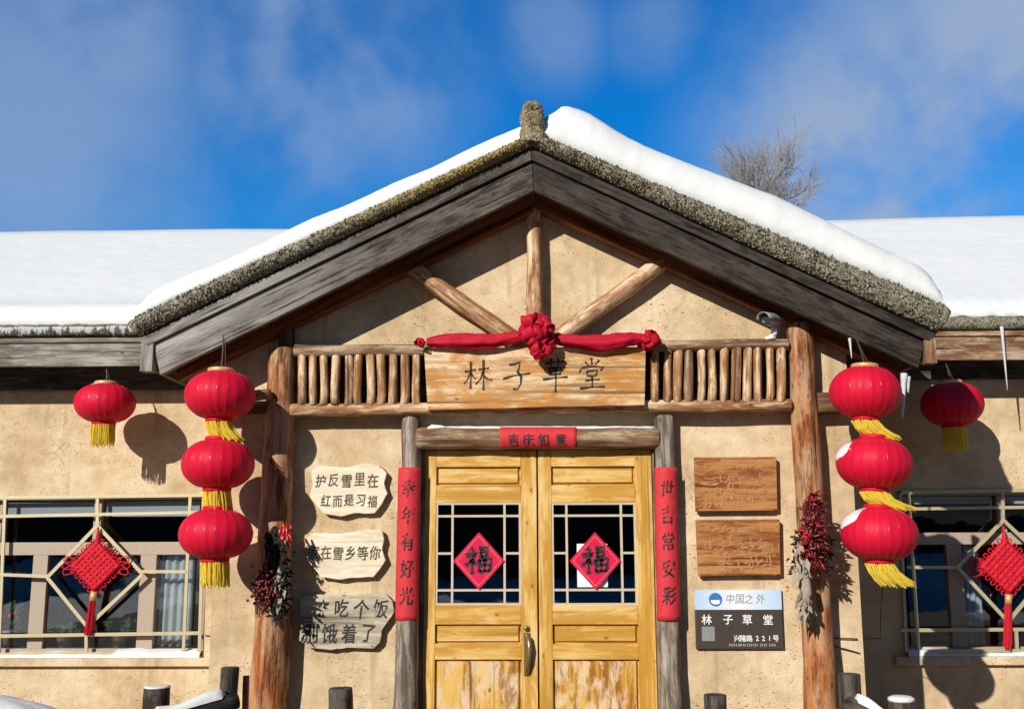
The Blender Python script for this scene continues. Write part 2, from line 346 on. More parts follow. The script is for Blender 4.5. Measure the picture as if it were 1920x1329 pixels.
def fabric(name, c, rough=.45, trans=.25, lo=.75):
    m, N, L, b = mat(name); tc = N.new('ShaderNodeTexCoord'); n = noise(N, L, tc.outputs['Object'], 25, 3)
    L.new(mix(N, L, n.outputs['Fac'], [x * lo for x in c], [min(1, x * 1.15) for x in c]), b.inputs['Base Color'])
    b.inputs['Roughness'].default_value = rough; b.inputs['Specular IOR Level'].default_value = .22
    n2 = noise(N, L, tc.outputs['Object'], 350, 2); bump(N, L, b, n2.outputs['Fac'], .12, .003)
    if trans:
        nt = m.node_tree; out = [k for k in N if k.type == 'OUTPUT_MATERIAL'][0]
        t = N.new('ShaderNodeBsdfTranslucent'); t.inputs[0].default_value = (*c, 1); x = N.new('ShaderNodeMixShader'); x.inputs[0].default_value = trans
        L.new(b.outputs[0], x.inputs[1]); L.new(t.outputs[0], x.inputs[2]); L.new(x.outputs[0], out.inputs[0])
    return m
M = {}
M['plaster'] = stucco(); M['thatch'] = thatch(); M['snow'] = snow(); M['glass'] = glass()
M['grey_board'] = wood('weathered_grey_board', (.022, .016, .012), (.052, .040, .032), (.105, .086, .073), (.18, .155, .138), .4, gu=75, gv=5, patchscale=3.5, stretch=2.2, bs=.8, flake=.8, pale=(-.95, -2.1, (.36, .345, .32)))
M['fascia'] = wood('weathered_fascia', (.10, .085, .07), (.22, .20, .17), (.36, .335, .30), (.14, .11, .085), .6, gu=50, gv=2.4, patchscale=3.5, stretch=2.6, bs=.6)
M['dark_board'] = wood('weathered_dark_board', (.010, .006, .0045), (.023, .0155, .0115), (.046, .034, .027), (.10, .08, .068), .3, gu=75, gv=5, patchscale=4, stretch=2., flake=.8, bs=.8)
M['soffit'] = wood('orange_soffit_wood', (.07, .018, .005), (.16, .042, .009), (.24, .075, .018), gu=25, gv=1.4, bs=.3)
M['beam'] = wood('brown_beam', (.07, .035, .018), (.13, .07, .035), (.2, .12, .06), gu=40, gv=2)
M['pale_log'] = wood('pale_peeled_log', (.19, .085, .035), (.50, .305, .16), (.74, .56, .37), (.27, .10, .03), .7, gu=40, gv=2.5, patchscale=5)
M['bark_log'] = wood('grey_brown_log', (.075, .04, .02), (.23, .145, .085), (.44, .33, .225), (.20, .085, .033), .7, gu=38, gv=2.6, patchscale=5)
M['grey_log'] = wood('grey_weathered_log', (.09, .07, .055), (.22, .18, .145), (.38, .33, .28), (.15, .09, .055), .6, gu=38, gv=2., patchscale=4)
M['red_log'] = wood('red_brown_log', (.085, .022, .006), (.27, .08, .018), (.43, .165, .05), (.52, .35, .21), .65, gu=36, gv=2., patchscale=3.5, stretch=3.5)
M['stake'] = wood('dark_bark_stake', (.02, .016, .013), (.05, .04, .033), (.10, .085, .07), gu=40, gv=4)
M['door'] = wood('worn_yellow_door', (.48, .25, .035), (.63, .375, .09), (.73, .51, .20), (.50, .235, .022), .75, gu=30, gv=1.2, flake=.4, crack=.35, bs=.25, patchscale=2.2, stretch=4.5, rough=.5)
M['door_worn'] = wood('flaked_yellow_door', (.32, .12, .012), (.54, .28, .045), (.66, .41, .11), (.68, .50, .31), 1., gu=34, gv=2.2, flake=.7, crack=.4, bs=.3, patchscale=5.5, stretch=2.4, rough=.6)
M['sign'] = wood('pale_sign_plank', (.40, .22, .08), (.62, .43, .23), (.74, .58, .38), (.50, .20, .025), .85, gu=34, gv=1.5, crack=.45, bs=.25, flake=.6, patchscale=2.6, stretch=1.7)
M['cream_board'] = wood('cream_slab', (.66, .57, .42), (.77, .70, .555), (.81, .76, .63), (.72, .53, .29), .35, gu=30, gv=2, crack=.2, bs=.2, patchscale=4)
M['tan_slab'] = wood('weathered_tan_slab', (.28, .23, .16), (.48, .41, .30), (.62, .55, .42), (.32, .28, .21), .5, gu=34, gv=2, crack=.5, bs=.35, patchscale=6)
M['plaque'] = wood('orange_brown_plaque', (.20, .055, .013), (.37, .135, .037), (.47, .215, .072), (.44, .23, .08), .6, gu=36, gv=2, crack=.5, bs=.35, patchscale=9)
M['tan_frame'] = plain('tan_window_frame', (.40, .32, .25), .5)
M['grille'] = plain('brass_grille', (.56, .48, .30), .38, .3)
M['lattice'] = plain('pale_lattice_paint', (.56, .47, .36), .5)
M['rib'] = plain('glossy_rib', (.52, .03, .05), .22, .0, .9)
M['carve'] = plain('worn_carving', (.47, .225, .08), .8)
M['pot'] = plain('clay_pot', (.45, .30, .26), .7)
M['leaf'] = plain('pot_plant_leaf', (.06, .12, .05), .6)
M['black'] = plain('black_metal', (.02, .02, .02), .4)
M['ink'] = plain('black_ink', (.012, .012, .012), .6)
M['faded_ink'] = plain('faded_ink', (.09, .07, .045), .8)
M['red_fabric'] = fabric('red_lantern_silk', (.66, .006, .038), .55, .15, .94)
M['red_cloth'] = fabric('crimson_sash', (.56, .008, .035), .62, .12, .7)
M['red_paper'] = fabric('red_paper', (.60, .038, .05), .6, 0, .78)
M['red_foil'] = fabric('crimson_foil_paper', (.66, .012, .075), .4, 0, .85)
M['red_knot'] = fabric('red_knot_cord', (.58, .012, .03), .6, .05, .8)
M['gold'] = plain('gold_band', (.75, .42, .18), .4, .3)
M['yellow'] = fabric('yellow_fringe', (.97, .76, .10), .7, .4, .9)
M['brass'] = plain('aged_brass', (.33, .24, .12), .35, .8)
M['white_paper'] = plain('white_paper', (.85, .85, .86), .6)
M['grey_metal'] = plain('grey_metal', (.30, .31, .33), .4, .2)
M['white_metal'] = plain('white_plastic', (.75, .75, .75), .4)
M['chilli'] = plain('dried_chilli', (.11, .006, .010), .35)
M['chilli_bright'] = plain('red_chilli', (.50, .015, .02), .3)
M['husk'] = plain('dry_husk', (.33, .295, .225), .9)
M['dark_leaf'] = plain('dark_dried_leaf', (.012, .0095, .007), .9)
M['curtain'] = fabric('grey_white_curtain', (.76, .78, .79), .9, .3, .9)
M['twig'] = plain('grey_twig', (.235, .22, .215), .9)
M['room'] = plain('dark_room', (.05, .045, .04), .9)
M['blue'] = plain('blue_emblem', (.03, .17, .48), .5)
M['placard'] = plain('brown_placard', (.055, .04, .034), .45)
M['wire'] = plain('dark_wire', (.05, .04, .035), .6)
def ice():
    m, N, L, b = mat('ice'); b.inputs['Base Color'].default_value = (.80, .83, .86, 1); b.inputs['Roughness'].default_value = .15; b.inputs['Transmission Weight'].default_value = .3; b.inputs['IOR'].default_value = 1.31
    tc = N.new('ShaderNodeTexCoord'); n = noise(N, L, tc.outputs['Object'], 40, 3); bump(N, L, b, n.outputs['Fac'], .3, .01); return m
M['ice'] = ice()
def banner():
    m, N, L, b = mat('pale_blue_banner'); uv = N.new('ShaderNodeUVMap'); sp = N.new('ShaderNodeSeparateXYZ'); L.new(uv.outputs[0], sp.inputs[0])
    s = N.new('ShaderNodeMath'); s.operation = 'PINGPONG'; s.inputs[1].default_value = .5; L.new(sp.outputs[0], s.inputs[0])
    r = ramp(N, [(.0, (.42, .60, .80)), (.5, (.80, .82, .88))]); L.new(s.outputs[0], r.inputs[0])
    L.new(r.outputs[0], b.inputs['Base Color']); b.inputs['Roughness'].default_value = .35; return m
M['banner'] = banner()

# lettering: a font outline turned into a thin mesh, facing -y
_cache = {}
def glyphs(txt, size, depth=.002, fat=0., sy=1., slant=0., rows=None):
    key = (txt, fat, depth / size)
    if key not in _cache:
        cu = bpy.data.curves.new('t', 'FONT'); cu.body = txt; cu.size = 1; cu.align_x = 'CENTER'; cu.align_y = 'CENTER'; cu.extrude = depth / size / 2; cu.offset = fat; cu.resolution_u = 3
        ob = bpy.data.objects.new('t', cu); COL.objects.link(ob); bpy.context.view_layer.update()
        me = bpy.data.meshes.new_from_object(ob.evaluated_get(bpy.context.evaluated_depsgraph_get()))
        vs_ = [v.co.copy() for v in me.vertices]; fs_ = [tuple(p.vertices) for p in me.polygons]
        bpy.data.objects.remove(ob); bpy.data.curves.remove(cu); bpy.data.meshes.remove(me)
        if vs_:
            cx = (min(v.x for v in vs_) + max(v.x for v in vs_)) / 2; cy = (min(v.y for v in vs_) + max(v.y for v in vs_)) / 2
            for v in vs_: v.x -= cx; v.y -= cy
        _cache[key] = (vs_, fs_)
    vs_, fs_ = _cache[key]
    return [Vector(((v.x + slant * v.y) * size, -v.z * size, v.y * size * sy)) for v in vs_], fs_
def letter(mb, txt, c, size, depth=.003, fat=.0, sy=1., slant=0., rot=0., bend=None):
    V, F = glyphs(txt, size, depth, fat, sy, slant); R_ = Matrix.Rotation(rot, 3, 'Y'); c = Vector(c)
    V = [R_ @ v for v in V]
    if bend: V = [Vector((v.x, v.y + bend - math.sqrt(max(bend * bend - min(v.x * v.x, bend * bend * .98), 0)), v.z)) for v in V]
    mb.add([v + c for v in V], F, along=(0, 0, 1))
def strokes(mb, segs, c, size, wd, depth=.004, Yoff=0.):
    """brush strokes: polylines in a unit square (x right, y up), drawn as tapering flat bars"""
    c = Vector(c)
    for st in segs:
        pts = [Vector(((p[0] - .5) * size, 0, (p[1] - .5) * size)) for p in st[:-1]] if not hasattr(st[-1], '__len__') else [Vector(((p[0] - .5) * size, 0, (p[1] - .5) * size)) for p in st]
        k = st[-1] if not hasattr(st[-1], '__len__') else 1.
        n = len(pts)
        fine = []
        for i in range(n - 1):
            for q in range(4): fine.append(pts[i].lerp(pts[i + 1], q / 4))
        fine.append(pts[-1]); m = len(fine)
        Lr = []; Rr = []
        for i, p in enumerate(fine):
            d = (fine[min(i + 1, m - 1)] - fine[max(i - 1, 0)]).normalized(); e = Vector((d.z, 0, -d.x)); t = i / (m - 1)
            wv = wd * k * (.62 + .38 * math.cos(2 * math.pi * (t - .12))) * .5 + wd * .12
            Lr.append(p + e * wv); Rr.append(p - e * wv)
        f = Vector((0, -depth, 0)); P = [c + p for p in Lr] + [c + p for p in Rr]; V = [p + f for p in P] + P; F = []
        for i in range(m - 1):
            F += [(i, i + 1, m + i + 1, m + i), (2 * m + i, 2 * m + i + 1, i + 1, i), (3 * m + i, m + i, m + i + 1, 3 * m + i + 1)]
        F += [(0, m, 3 * m, 2 * m), (m - 1, 3 * m - 1, 4 * m - 1, 2 * m - 1)]
        mb.add(V, F)

# ------------------------------------------------------------------ depths
YP = 7.0      # porch front wall
YB = 6.65     # barge boards
YW = 8.43     # wing front walls
YE = 8.03     # wing eaves edge

# ------------------------------------------------------------------ setting
def ground():
    mb = MB(); xs = [-400, -150, -60, -30] + [x * .5 for x in range(-30, 31)] + [30, 60, 150, 400]; ys = [-400, -150, -60, -30] + [y * .5 for y in range(-40, 26)] + [20, 40, 100, 400, 900]
    P = []
    for y in ys:
        row = []
        for x in xs:
            h = .10 * mnoise.noise(Vector((x * .45, y * .45, 0))) + .05 * mnoise.noise(Vector((x * 1.3, y * 1.3, 4)))
            h *= min(1, max(0, (abs(x) - 1.2) / 1.5)) if y > -10 else 1
            row.append((x, y, h - .03))
        P.append(row)
    tag(mb.grid(P).build('snow_ground', M['snow'], smooth=True), kind='structure')
ground()
def bounce_dimming_yard():  # unseen dark ground added to weaken light bounced onto the walls
    mb = MB(); P = []
    for y in [-13 + .6 * i for i in range(37)]: P.append([(x * .6, min(y, 8.4), .075 + .03 * mnoise.noise(Vector((x * .7, y, 0)))) for x in range(-16, 17)])
    m, N, L, b = mat('bounce_dimming_dirt'); tc = N.new('ShaderNodeTexCoord'); n = noise(N, L, tc.outputs['Object'], 2.5, 6, .7)
    r = ramp(N, [(.4, (.12, .09, .06)), (.55, (.20, .16, .115)), (.7, (.42, .39, .35))]); L.new(n.outputs['Fac'], r.inputs[0]); L.new(r.outputs[0], b.inputs['Base Color']); b.inputs['Roughness'].default_value = 1
    tag(mb.grid(P).build('bounce_dimming_yard', m, smooth=True), kind='structure')
bounce_dimming_yard()
def light_blocking_hill():  # unseen hill added behind the camera to darken reflections and block low sky
    mb = MB(); P = [[], [], []]; n = 260
    Q = [[], [], []]
    for i in range(n + 1):
        x = -130 + 260 * i / n; side = min(1, max(0, (abs(x) - 7) / 4)) * (1 if abs(x) < 24 else max(0, 1 - (abs(x) - 24) / 4))
        foot = .3 + 1.1 * side * (.8 + .4 * mnoise.noise(Vector((x * .2, 7, 0))))
        top = 11.2 - 8.3 * side + (1.1 - .7 * side) * abs(mnoise.noise(Vector((x * .9, 0, 0)))) + .8 * mnoise.noise(Vector((x * .13, 2, 0)))
        Q[0].append((x, -23, -.3)); Q[1].append((x, -26, foot * .9)); Q[2].append((x, -30.5, foot * 1.1))
        P[0].append((x, -30, foot * .5)); P[1].append((x, -31 + .8 * mnoise.noise(Vector((x, 5, 0))), top)); P[2].append((x, -70, top))
    m, N, L, b = mat('dark_hill_blocker'); tc = N.new('ShaderNodeTexCoord'); nn = noise(N, L, tc.outputs['Object'], 1.4, 5, .7)
    L.new(mix(N, L, nn.outputs['Fac'], (.008, .012, .010), (.03, .034, .028)), b.inputs['Base Color']); b.inputs['Roughness'].default_value = 1
    tag(mb.grid(P).build('light_blocking_hills', m), kind='structure')
    tag(MB().grid(Q).build('added_reflection_slope', M['snow'], smooth=True), kind='structure')  # unseen snow strip added to give the windows pale reflections
light_blocking_hill()
def snow_bank():
    mb = MB(); c = at(-10, 1370, 5.6); P = []
    for i in range(15):
        t = i / 14; row = []
        for k in range(33):
            a = 2 * math.pi * k / 32; r = (1 - t); rr = r * (1.0 + .2 * mnoise.noise(Vector((math.cos(a) * 1.5, math.sin(a) * 1.5, 2))))
            x = c.x + .85 * rr * math.cos(a); y = c.y + .6 * rr * math.sin(a)
            z = (Z(20, 1309, 5.6)) * (1 - r ** 2.4) + .05 * mnoise.noise(Vector((x * 3, y * 3, 0))) * (1 - r * .5)
            row.append((x, y, max(z, -.05)))
        P.append(row)
    tag(mb.grid(P).build('snow_bank', M['snow'], smooth=True), kind='structure')
snow_bank()

# ------------------------------------------------------------------ the building
B = thing('country_inn', (0, 8.5, 0), 'tan plastered country inn with a gabled log porch, double doors and snow covered thatched roof', 'building')
def XZ(u, v, Y): p = at(u, v, Y); return (p.x, p.z)
aT = XZ(997, 277, YB); lT = XZ(262, 634, YB); rT = XZ(1757, 626, YB)          # top of the trim boards = top of the roof deck
def on(a, b, t): return (a[0] + (b[0] - a[0]) * t, a[1] + (b[1] - a[1]) * t)
def nrm(a, b):
    d = Vector((b[0] - a[0], b[1] - a[1])).normalized(); n = Vector((-d.y, d.x)); return n if n.y > 0 else -n
SL = (lT[1] - aT[1]) / (lT[0] - aT[0]); SR = (rT[1] - aT[1]) / (rT[0] - aT[0])
DECK = .06
def decktop(x): return aT[1] + (x - aT[0]) * (SL if x < aT[0] else SR)
def deckbot(x): return decktop(x) - DECK
# porch walls
XL = X(403, 1000, YP); XR = X(1606, 1000, YP)
dl = X(789, 1100, YP); dr = X(1229, 1100, YP); dz = Z(1000, 843, YP)
mb = MB()
mb.prism([(XL, -.1), (dl, -.1), (dl, deckbot(dl)), (XL, deckbot(XL))], YP, YP + .2)
mb.prism([(dr, -.1), (XR, -.1), (XR, deckbot(XR)), (dr, deckbot(dr))], YP, YP + .2)
mb.prism([(dl, dz), (dr, dz), (dr, deckbot(dr)), (aT[0], deckbot(aT[0])), (dl, deckbot(dl))], YP, YP + .2)
mb.prism([(XL, -.1), (XL + .2, -.1), (XL + .2, deckbot(XL + .2)), (XL, deckbot(XL))], YP + .2, YW)
mb.prism([(XR - .2, -.1), (XR, -.1), (XR, deckbot(XR)), (XR - .2, deckbot(XR - .2))], YP + .2, YW)
mb.build('porch_wall', M['plaster'], B)
# wings
fz1 = Z(960, 630, YE); fz0 = Z(960, 682, YE)
M['snowy_thatch'] = thatch(fz1)
RS = .50; RY = YE + (Z(960, 428, 11.6) - fz1 - .16) / RS; RZ = fz1 + .02 + RS * (RY - YE)
def rooftop(y): return fz1 + .02 + RS * (y - YE)
wtop = rooftop(YW) - .14
wl = [X(-22, 1080, YW), X(386, 1080, YW), Z(180, 1229, YW), Z(180, 929, YW)]
wr = [X(1688, 1080, YW), X(2085, 1080, YW), Z(1880, 1226, YW), Z(1880, 920, YW)]
mb = MB()
for (a, b, wn) in ((-9, XL, wl), (XR, 9, wr)):
    x0, x1, z0, z1 = wn
    mb.box(a, x0, YW, YW + .25, -.1, wtop); mb.box(x1, b, YW, YW + .25, -.1, wtop)
    mb.box(x0, x1, YW, YW + .25, -.1, z0); mb.box(x0, x1, YW, YW + .25, z1, wtop)
mb.box(-9, 9, 15.0, 15.2, -.1, wtop)
for s in (-9, 8.8): mb.yprism([(YW + .25, -.1), (15.0, -.1), (15.0, wtop - .1), (RY, RZ - .3), (YW + .25, wtop)], s, s + .2)
mb.build('wing_wall', M['plaster'], B)
MB().box(-8.7, 8.7, YP + .3, 14.9, .0, .04).build('floor', M['room'], B)
# roofs
mb = MB(); mb.yprism([(YE, fz1 - .06), (YE, fz1 + .02), (RY, RZ), (RY, RZ - .12)], -9.4, 9.4)
mb.yprism([(RY + .001, RZ - .12), (RY + .001, RZ), (2 * RY - YE, fz1), (2 * RY - YE, fz1 - .1)], -9.4, 9.4)
mb.build('wing_roof', M['beam'], B)
for a, b, vt, vb in ((-9.4, X(268, 660, YB) * YE / YB * 1.0 + .12, 633, 686), (X(1752, 650, YB) * YE / YB - .12, 9.4, 629, 678)):
    z1 = fz1 - .005; z0 = fz0
    t0 = a; side = -1 if a < -5 else 1
    # boards of the fascia, butted
    xs = [a] + [a + (b - a) * q for q in ((.55, .8) if side < 0 else (.22, .5))] + [b]
    for i in range(len(xs) - 1):
        MB().box(xs[i] + .002, xs[i + 1] - .002, YE - .03, YE, z0, z1 - .035, along=(1, 0, 0)).build('fascia_board', M['fascia'] if side < 0 else M['bark_log'], B, bevel=.003)
    MB().box(a, b, YE - .045, YE - .005, z1 - .028, z1 + .008, along=(1, 0, 0)).build('eave_trim', M['fascia'] if side < 0 else M['bark_log'], B, bevel=.003)
    # dark wall plate under the eave
    MB().box(a, XL - .002, YW - .07, YW - .003, Z(120, 733, YW), wtop, along=(1, 0, 0)).build('wall_plate', M['stake'], B) if side < 0 else MB().box(XR + .002, b, YW - .07, YW - .003, Z(1850, 712, YW), wtop, along=(1, 0, 0)).build('wall_plate', M['stake'], B)
    # thatch edge
    mb = MB(); mb.smooth = True; n = 110; P = []
    for i in range(n + 1):
        x = a + (b - a) * i / n; row = []
        for (dy, dzz) in ((.3, .03), (.02, .03), (-.045, .035), (-.065, .07), (-.05, .105), (.0, .13), (.3, .25)):
            jj = .012 * mnoise.noise(Vector((x * 9, dzz * 30, 1))) + .01 * mnoise.noise(Vector((x * 30, dzz * 50, 7)))
            row.append((x, YE + dy - jj, fz1 - .012 + dzz + jj * .7))
        P.append(row)
    mb.grid(P).build('thatch_edge', M['snowy_thatch'] if side < 0 else M['thatch'], B)
    # snow on the wing roof
    mb = MB(); P = []; n = 520
    for i in range(n + 1):
        x = a + (b - a) * i / n
        if side < 0: x = a + (0.2 - a) * i / n
        else: x = 0.0 + (b - 0.0) * i / n
        drop = .03 * mnoise.noise(Vector((x * 2.5, 0, 3))) + .006 * mnoise.noise(Vector((x * 14, 0, 9)))
        fy = YE + .03 - drop * 1.2; th = .15 if side < 0 else .17
        und = .02 * mnoise.noise(Vector((x * .7, 1, 1))) + (.06 * max(0, (x - 2.4) / 4) if side > 0 else 0)
        zl = .115
        if side < 0:
            zl = .088 + .012 * mnoise.noise(Vector((x * 9, 1, 6))) + .008 * mnoise.noise(Vector((x * 31, 1, 6))); fy = YE - .062
        else: zl += .02 * mnoise.noise(Vector((x * 9, 1, 6)))
        row = [(x, fy + .10, fz1 + zl), (x, fy, fz1 + zl + .01), (x, fy - .015, fz1 + .03 + zl * .9), (x, fy + .03, fz1 + .22), (x, fy + .15, fz1 + .30)]
        for k in range(1, 13):
            y = fy + .15 + (RY - fy - .15) * k / 12
            row.append((x, y, rooftop(y) + th + und + .05 * math.sin(min(1, k / 6) * 1.5) * .5 + .015 * mnoise.noise(Vector((x, y, 5)))))
        row[-1] = (x, RY + .02, row[-1][2] - .01)
        row += [(x, RY + .15, row[-1][2] - .02), (x, RY + .5, RZ - .1)]
        P.append(row)
    mb.grid(P).build('roof_snow', M['snow'], B, smooth=True)
# porch roof deck and soffit
mb = MB()
for a, b in ((aT, lT), (aT, rT)):
    mb.prism([a, b, (b[0], b[1] - DECK), (a[0], a[1] - DECK)], YB + .06, 9.9, along=(b[0] - a[0], 0, b[1] - a[1]))
mb.build('soffit', M['soffit'], B)
# barge and trim boards
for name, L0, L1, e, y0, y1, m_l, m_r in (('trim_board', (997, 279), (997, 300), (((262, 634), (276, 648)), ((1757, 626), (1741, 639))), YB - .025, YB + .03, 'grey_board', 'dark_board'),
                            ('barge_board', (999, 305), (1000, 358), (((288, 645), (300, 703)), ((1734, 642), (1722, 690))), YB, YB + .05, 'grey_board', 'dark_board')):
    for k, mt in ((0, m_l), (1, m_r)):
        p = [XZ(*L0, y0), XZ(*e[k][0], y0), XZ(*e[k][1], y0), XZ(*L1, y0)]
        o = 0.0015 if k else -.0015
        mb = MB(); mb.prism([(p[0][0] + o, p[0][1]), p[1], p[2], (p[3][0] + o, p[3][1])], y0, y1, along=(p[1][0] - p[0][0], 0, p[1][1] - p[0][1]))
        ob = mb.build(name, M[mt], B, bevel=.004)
for k, (u0, u1, v0, v1, mt) in enumerate(((266, 289, 637, 697, 'grey_board'), (1733, 1754, 634, 682, 'bark_log'))):
    x0 = X(u0, 660, YB); x1 = X(u1, 660, YB); MB().box(x0, x1, YB - .02, YB + .05, Z(u0, v1, YB), Z(u0, v0, YB), along=(0, 0, 1)).build('eave_end_board', M[mt], B, bevel=.003)
    # small hanging board behind the end, along the porch eave
    MB().box(x0 + .01, x0 + .05, YB + .08, YW, Z(u0, v1, YB) + .03, Z(u0, v0, YB), along=(0, 1, 0)).build('eave_board', M['beam'], B)
# purlins and rafters under the soffit
for t in (.20, .37, .60, .86):
    for b in (lT, rT):
        p = on(aT, b, t); MB().log((p[0], YB + .06, p[1] - DECK - .085), (p[0], 6.858, p[1] - DECK - .085), .05, seed=t * 20, bump=.06).build('purlin', M['soffit'], B)
MB().log((aT[0], YB + .06, aT[1] - DECK - .13), (aT[0], 6.858, aT[1] - DECK - .13), .07, seed=3).build('ridge_purlin', M['beam'], B)
for k in (0, 1):
    yr = 6.86; p = [XZ(*q, yr) for q in (((999, 340), (330, 672), (330, 715), (1000, 398)), ((1001, 340), (1690, 660), (1690, 702), (1000, 388)))[k]]
    mb = MB(); o = .002 if k else -.002; mb.prism([(p[0][0] + o, p[0][1]), p[1], p[2], (p[3][0] + o, p[3][1])], yr, yr + .11, along=(p[1][0] - p[0][0], 0, p[1][1] - p[0][1])); mb.build('rafter', M['soffit'], B, bevel=.006)
# thatch roll along the gable
def gable_thatch(k):
    a0, b0 = aT, (lT, rT)[k]
    ends = (((999, 250), (243, 596)), ((999, 245), (1780, 571)))[k]
    au = XZ(*ends[0], YB - .05); bu = XZ(*ends[1], YB - .05)
    mb = MB(); mb.smooth = True; n = 130; P = []; lich = []
    lowx = (XZ(243, 622, YB)[0], XZ(1776, 604, YB)[0])[k]
    for i in range(n + 1):
        t = i / n; lo = Vector(on((a0[0], a0[1] + .004), (b0[0], b0[1] + .004), t)); hi = Vector(on(au, bu, t)); row = []
        if k == 0 and i == n: pass
        for (dy, f) in ((.30, 0.0), (.02, 0.0), (-.045, .06), (-.085, .3), (-.085, .62), (-.05, .88), (.02, 1.0), (.35, 1.06), (3.2, 1.06)):
            q = lo.lerp(hi, f); s = .009 * mnoise.noise(Vector((q.x * 14, q.y * 14, dy * 6))) + .013 * mnoise.noise(Vector((q.x * 38, q.y * 38, dy * 20 + k)))
            row.append((q.x, YB + dy - s, q.y + (s if f > .5 else s * .3))); lich.append(max(0, 1 - abs(t - .17) * 2.4) * (1 if k == 0 else .12))
        P.append(row)
    # rounded eave end
    last = P[-1]; cx = sum(p[2] for p in last) / len(last)
    P.append([(p[0] + (-.02 if k == 0 else .02), p[1] + .01, cx + (p[2] - cx) * .6) for p in last]); lich += [0] * len(last)
    P.append([(p[0] + (-.0 if k == 0 else .0), p[1] + .03, cx + (p[2] - cx) * .05) for p in last]); lich += [0] * len(last)
    o = mb.grid(P).build('gable_thatch', M['thatch'], B)
    at_ = o.data.attributes.new('lichen', 'FLOAT', 'POINT'); at_.data.foreach_set('value', lich)
    r = random.Random(60 + k); mb = MB()
    for i in range(3600):
        t = r.random() * .992; f = r.uniform(.02, 1.0); lo = Vector(on((a0[0], a0[1] + .004), (b0[0], b0[1] + .004), t)); hi = Vector(on(au, bu, t)); q = lo.lerp(hi, f)
        y = YB - .02 - .062 * math.sin(math.pi * min(1, max(0, f)) ** .9); p = Vector((q.x, y, q.y)); d = Vector((r.uniform(-.5, .5), -.75, r.uniform(-.8, .35) + (.5 if f > .85 else 0))).normalized(); ln = r.uniform(.004, .022); w_ = r.uniform(.004, .0085)
        e = d.cross(Vector((r.uniform(-1, 1), .2, r.uniform(-1, 1)))).normalized() * w_; g = d.cross(e).normalized() * w_; c0 = p - d * .012; c1 = p + d * ln
        V = [c0 + e, c0 - e * .5 + g * .87, c0 - e * .5 - g * .87, c1 + e * .7, c1 - e * .35 + g * .6, c1 - e * .35 - g * .6]; mb.add(V, [(0, 1, 4, 3), (1, 2, 5, 4), (2, 0, 3, 5), (3, 4, 5)])
    o = mb.build('straw_ends', M['thatch'], B); o['kind'] = 'stuff'
    at_ = o.data.attributes.new('lichen', 'FLOAT', 'POINT'); at_.data.foreach_set('value', [max(0, 1 - abs((v.co.x - a0[0]) / (b0[0] - a0[0]) - .17) * 2.4) * (1 if k == 0 else .12) for v in o.data.vertices])
    return au, bu
TH = [gable_thatch(0), gable_thatch(1)]
# ridge stub
mb = MB(); mb.smooth = True; rx = X(998, 230, YB - .02); z0 = Z(998, 274, YB); z1 = Z(998, 191, YB); P = []
for i in range(19):
    t = i / 18; row = []
    wd = (.088 if t < .28 else .075 + .006 * math.sin(t * 14)) * (1 if t < .78 else math.sqrt(max(0, 1 - ((t - .78) / .22) ** 2)) * .96 + .02)
    for j in range(25):
        a = 2 * math.pi * j / 24; ca, sa = math.cos(a), math.sin(a)
        sx = wd * (abs(ca) ** .7) * (1 if ca > 0 else -1); sy = .11 * (abs(sa) ** .7) * (1 if sa > 0 else -1) * (wd / .08)
        s = 1 + .17 * mnoise.noise(Vector((ca * 2.2, sa * 2.2, t * 7))) + .10 * mnoise.noise(Vector((ca * 6, sa * 6, t * 20)))
        row.append((rx + sx * s, YB + .02 + sy * s, z0 + (z1 - z0) * t))
    P.append(row)
o = mb.grid(P).build('ridge_stub', M['thatch'], B); at_ = o.data.attributes.new('lichen', 'FLOAT', 'POINT'); at_.data.foreach_set('value', [.35] * len(o.data.vertices))
r = random.Random(77); mb = MB()
for i in range(420):
    a = r.uniform(math.pi, 2 * math.pi) + r.uniform(-.5, .5); q = r.random(); sh = 1 if q < .75 else math.sqrt(1 - ((q - .75) / .26) ** 2); p = Vector((rx + .070 * sh * math.cos(a), YB + .02 + .10 * sh * math.sin(a), z0 + (z1 - z0) * q * .97)); d = Vector((math.cos(a), math.sin(a), r.uniform(-.6, .3))).normalized(); e = d.cross(Vector((r.uniform(-1, 1), .3, r.uniform(-1, 1)))).normalized() * r.uniform(.005, .011); g = d.cross(e); c1 = p + d * r.uniform(.002, .014)
    V = [p - d * .02 + e, p - d * .02 - e * .5 + g * .87, p - d * .02 - e * .5 - g * .87, c1 + e * .6, c1 - e * .3 + g * .5, c1 - e * .3 - g * .5]; mb.add(V, [(0, 1, 4, 3), (1, 2, 5, 4), (2, 0, 3, 5), (3, 4, 5)])
o = mb.build('moss_tufts', M['thatch'], B); o['kind'] = 'stuff'; at_ = o.data.attributes.new('lichen', 'FLOAT', 'POINT'); at_.data.foreach_set('value', [.3] * len(o.data.vertices))
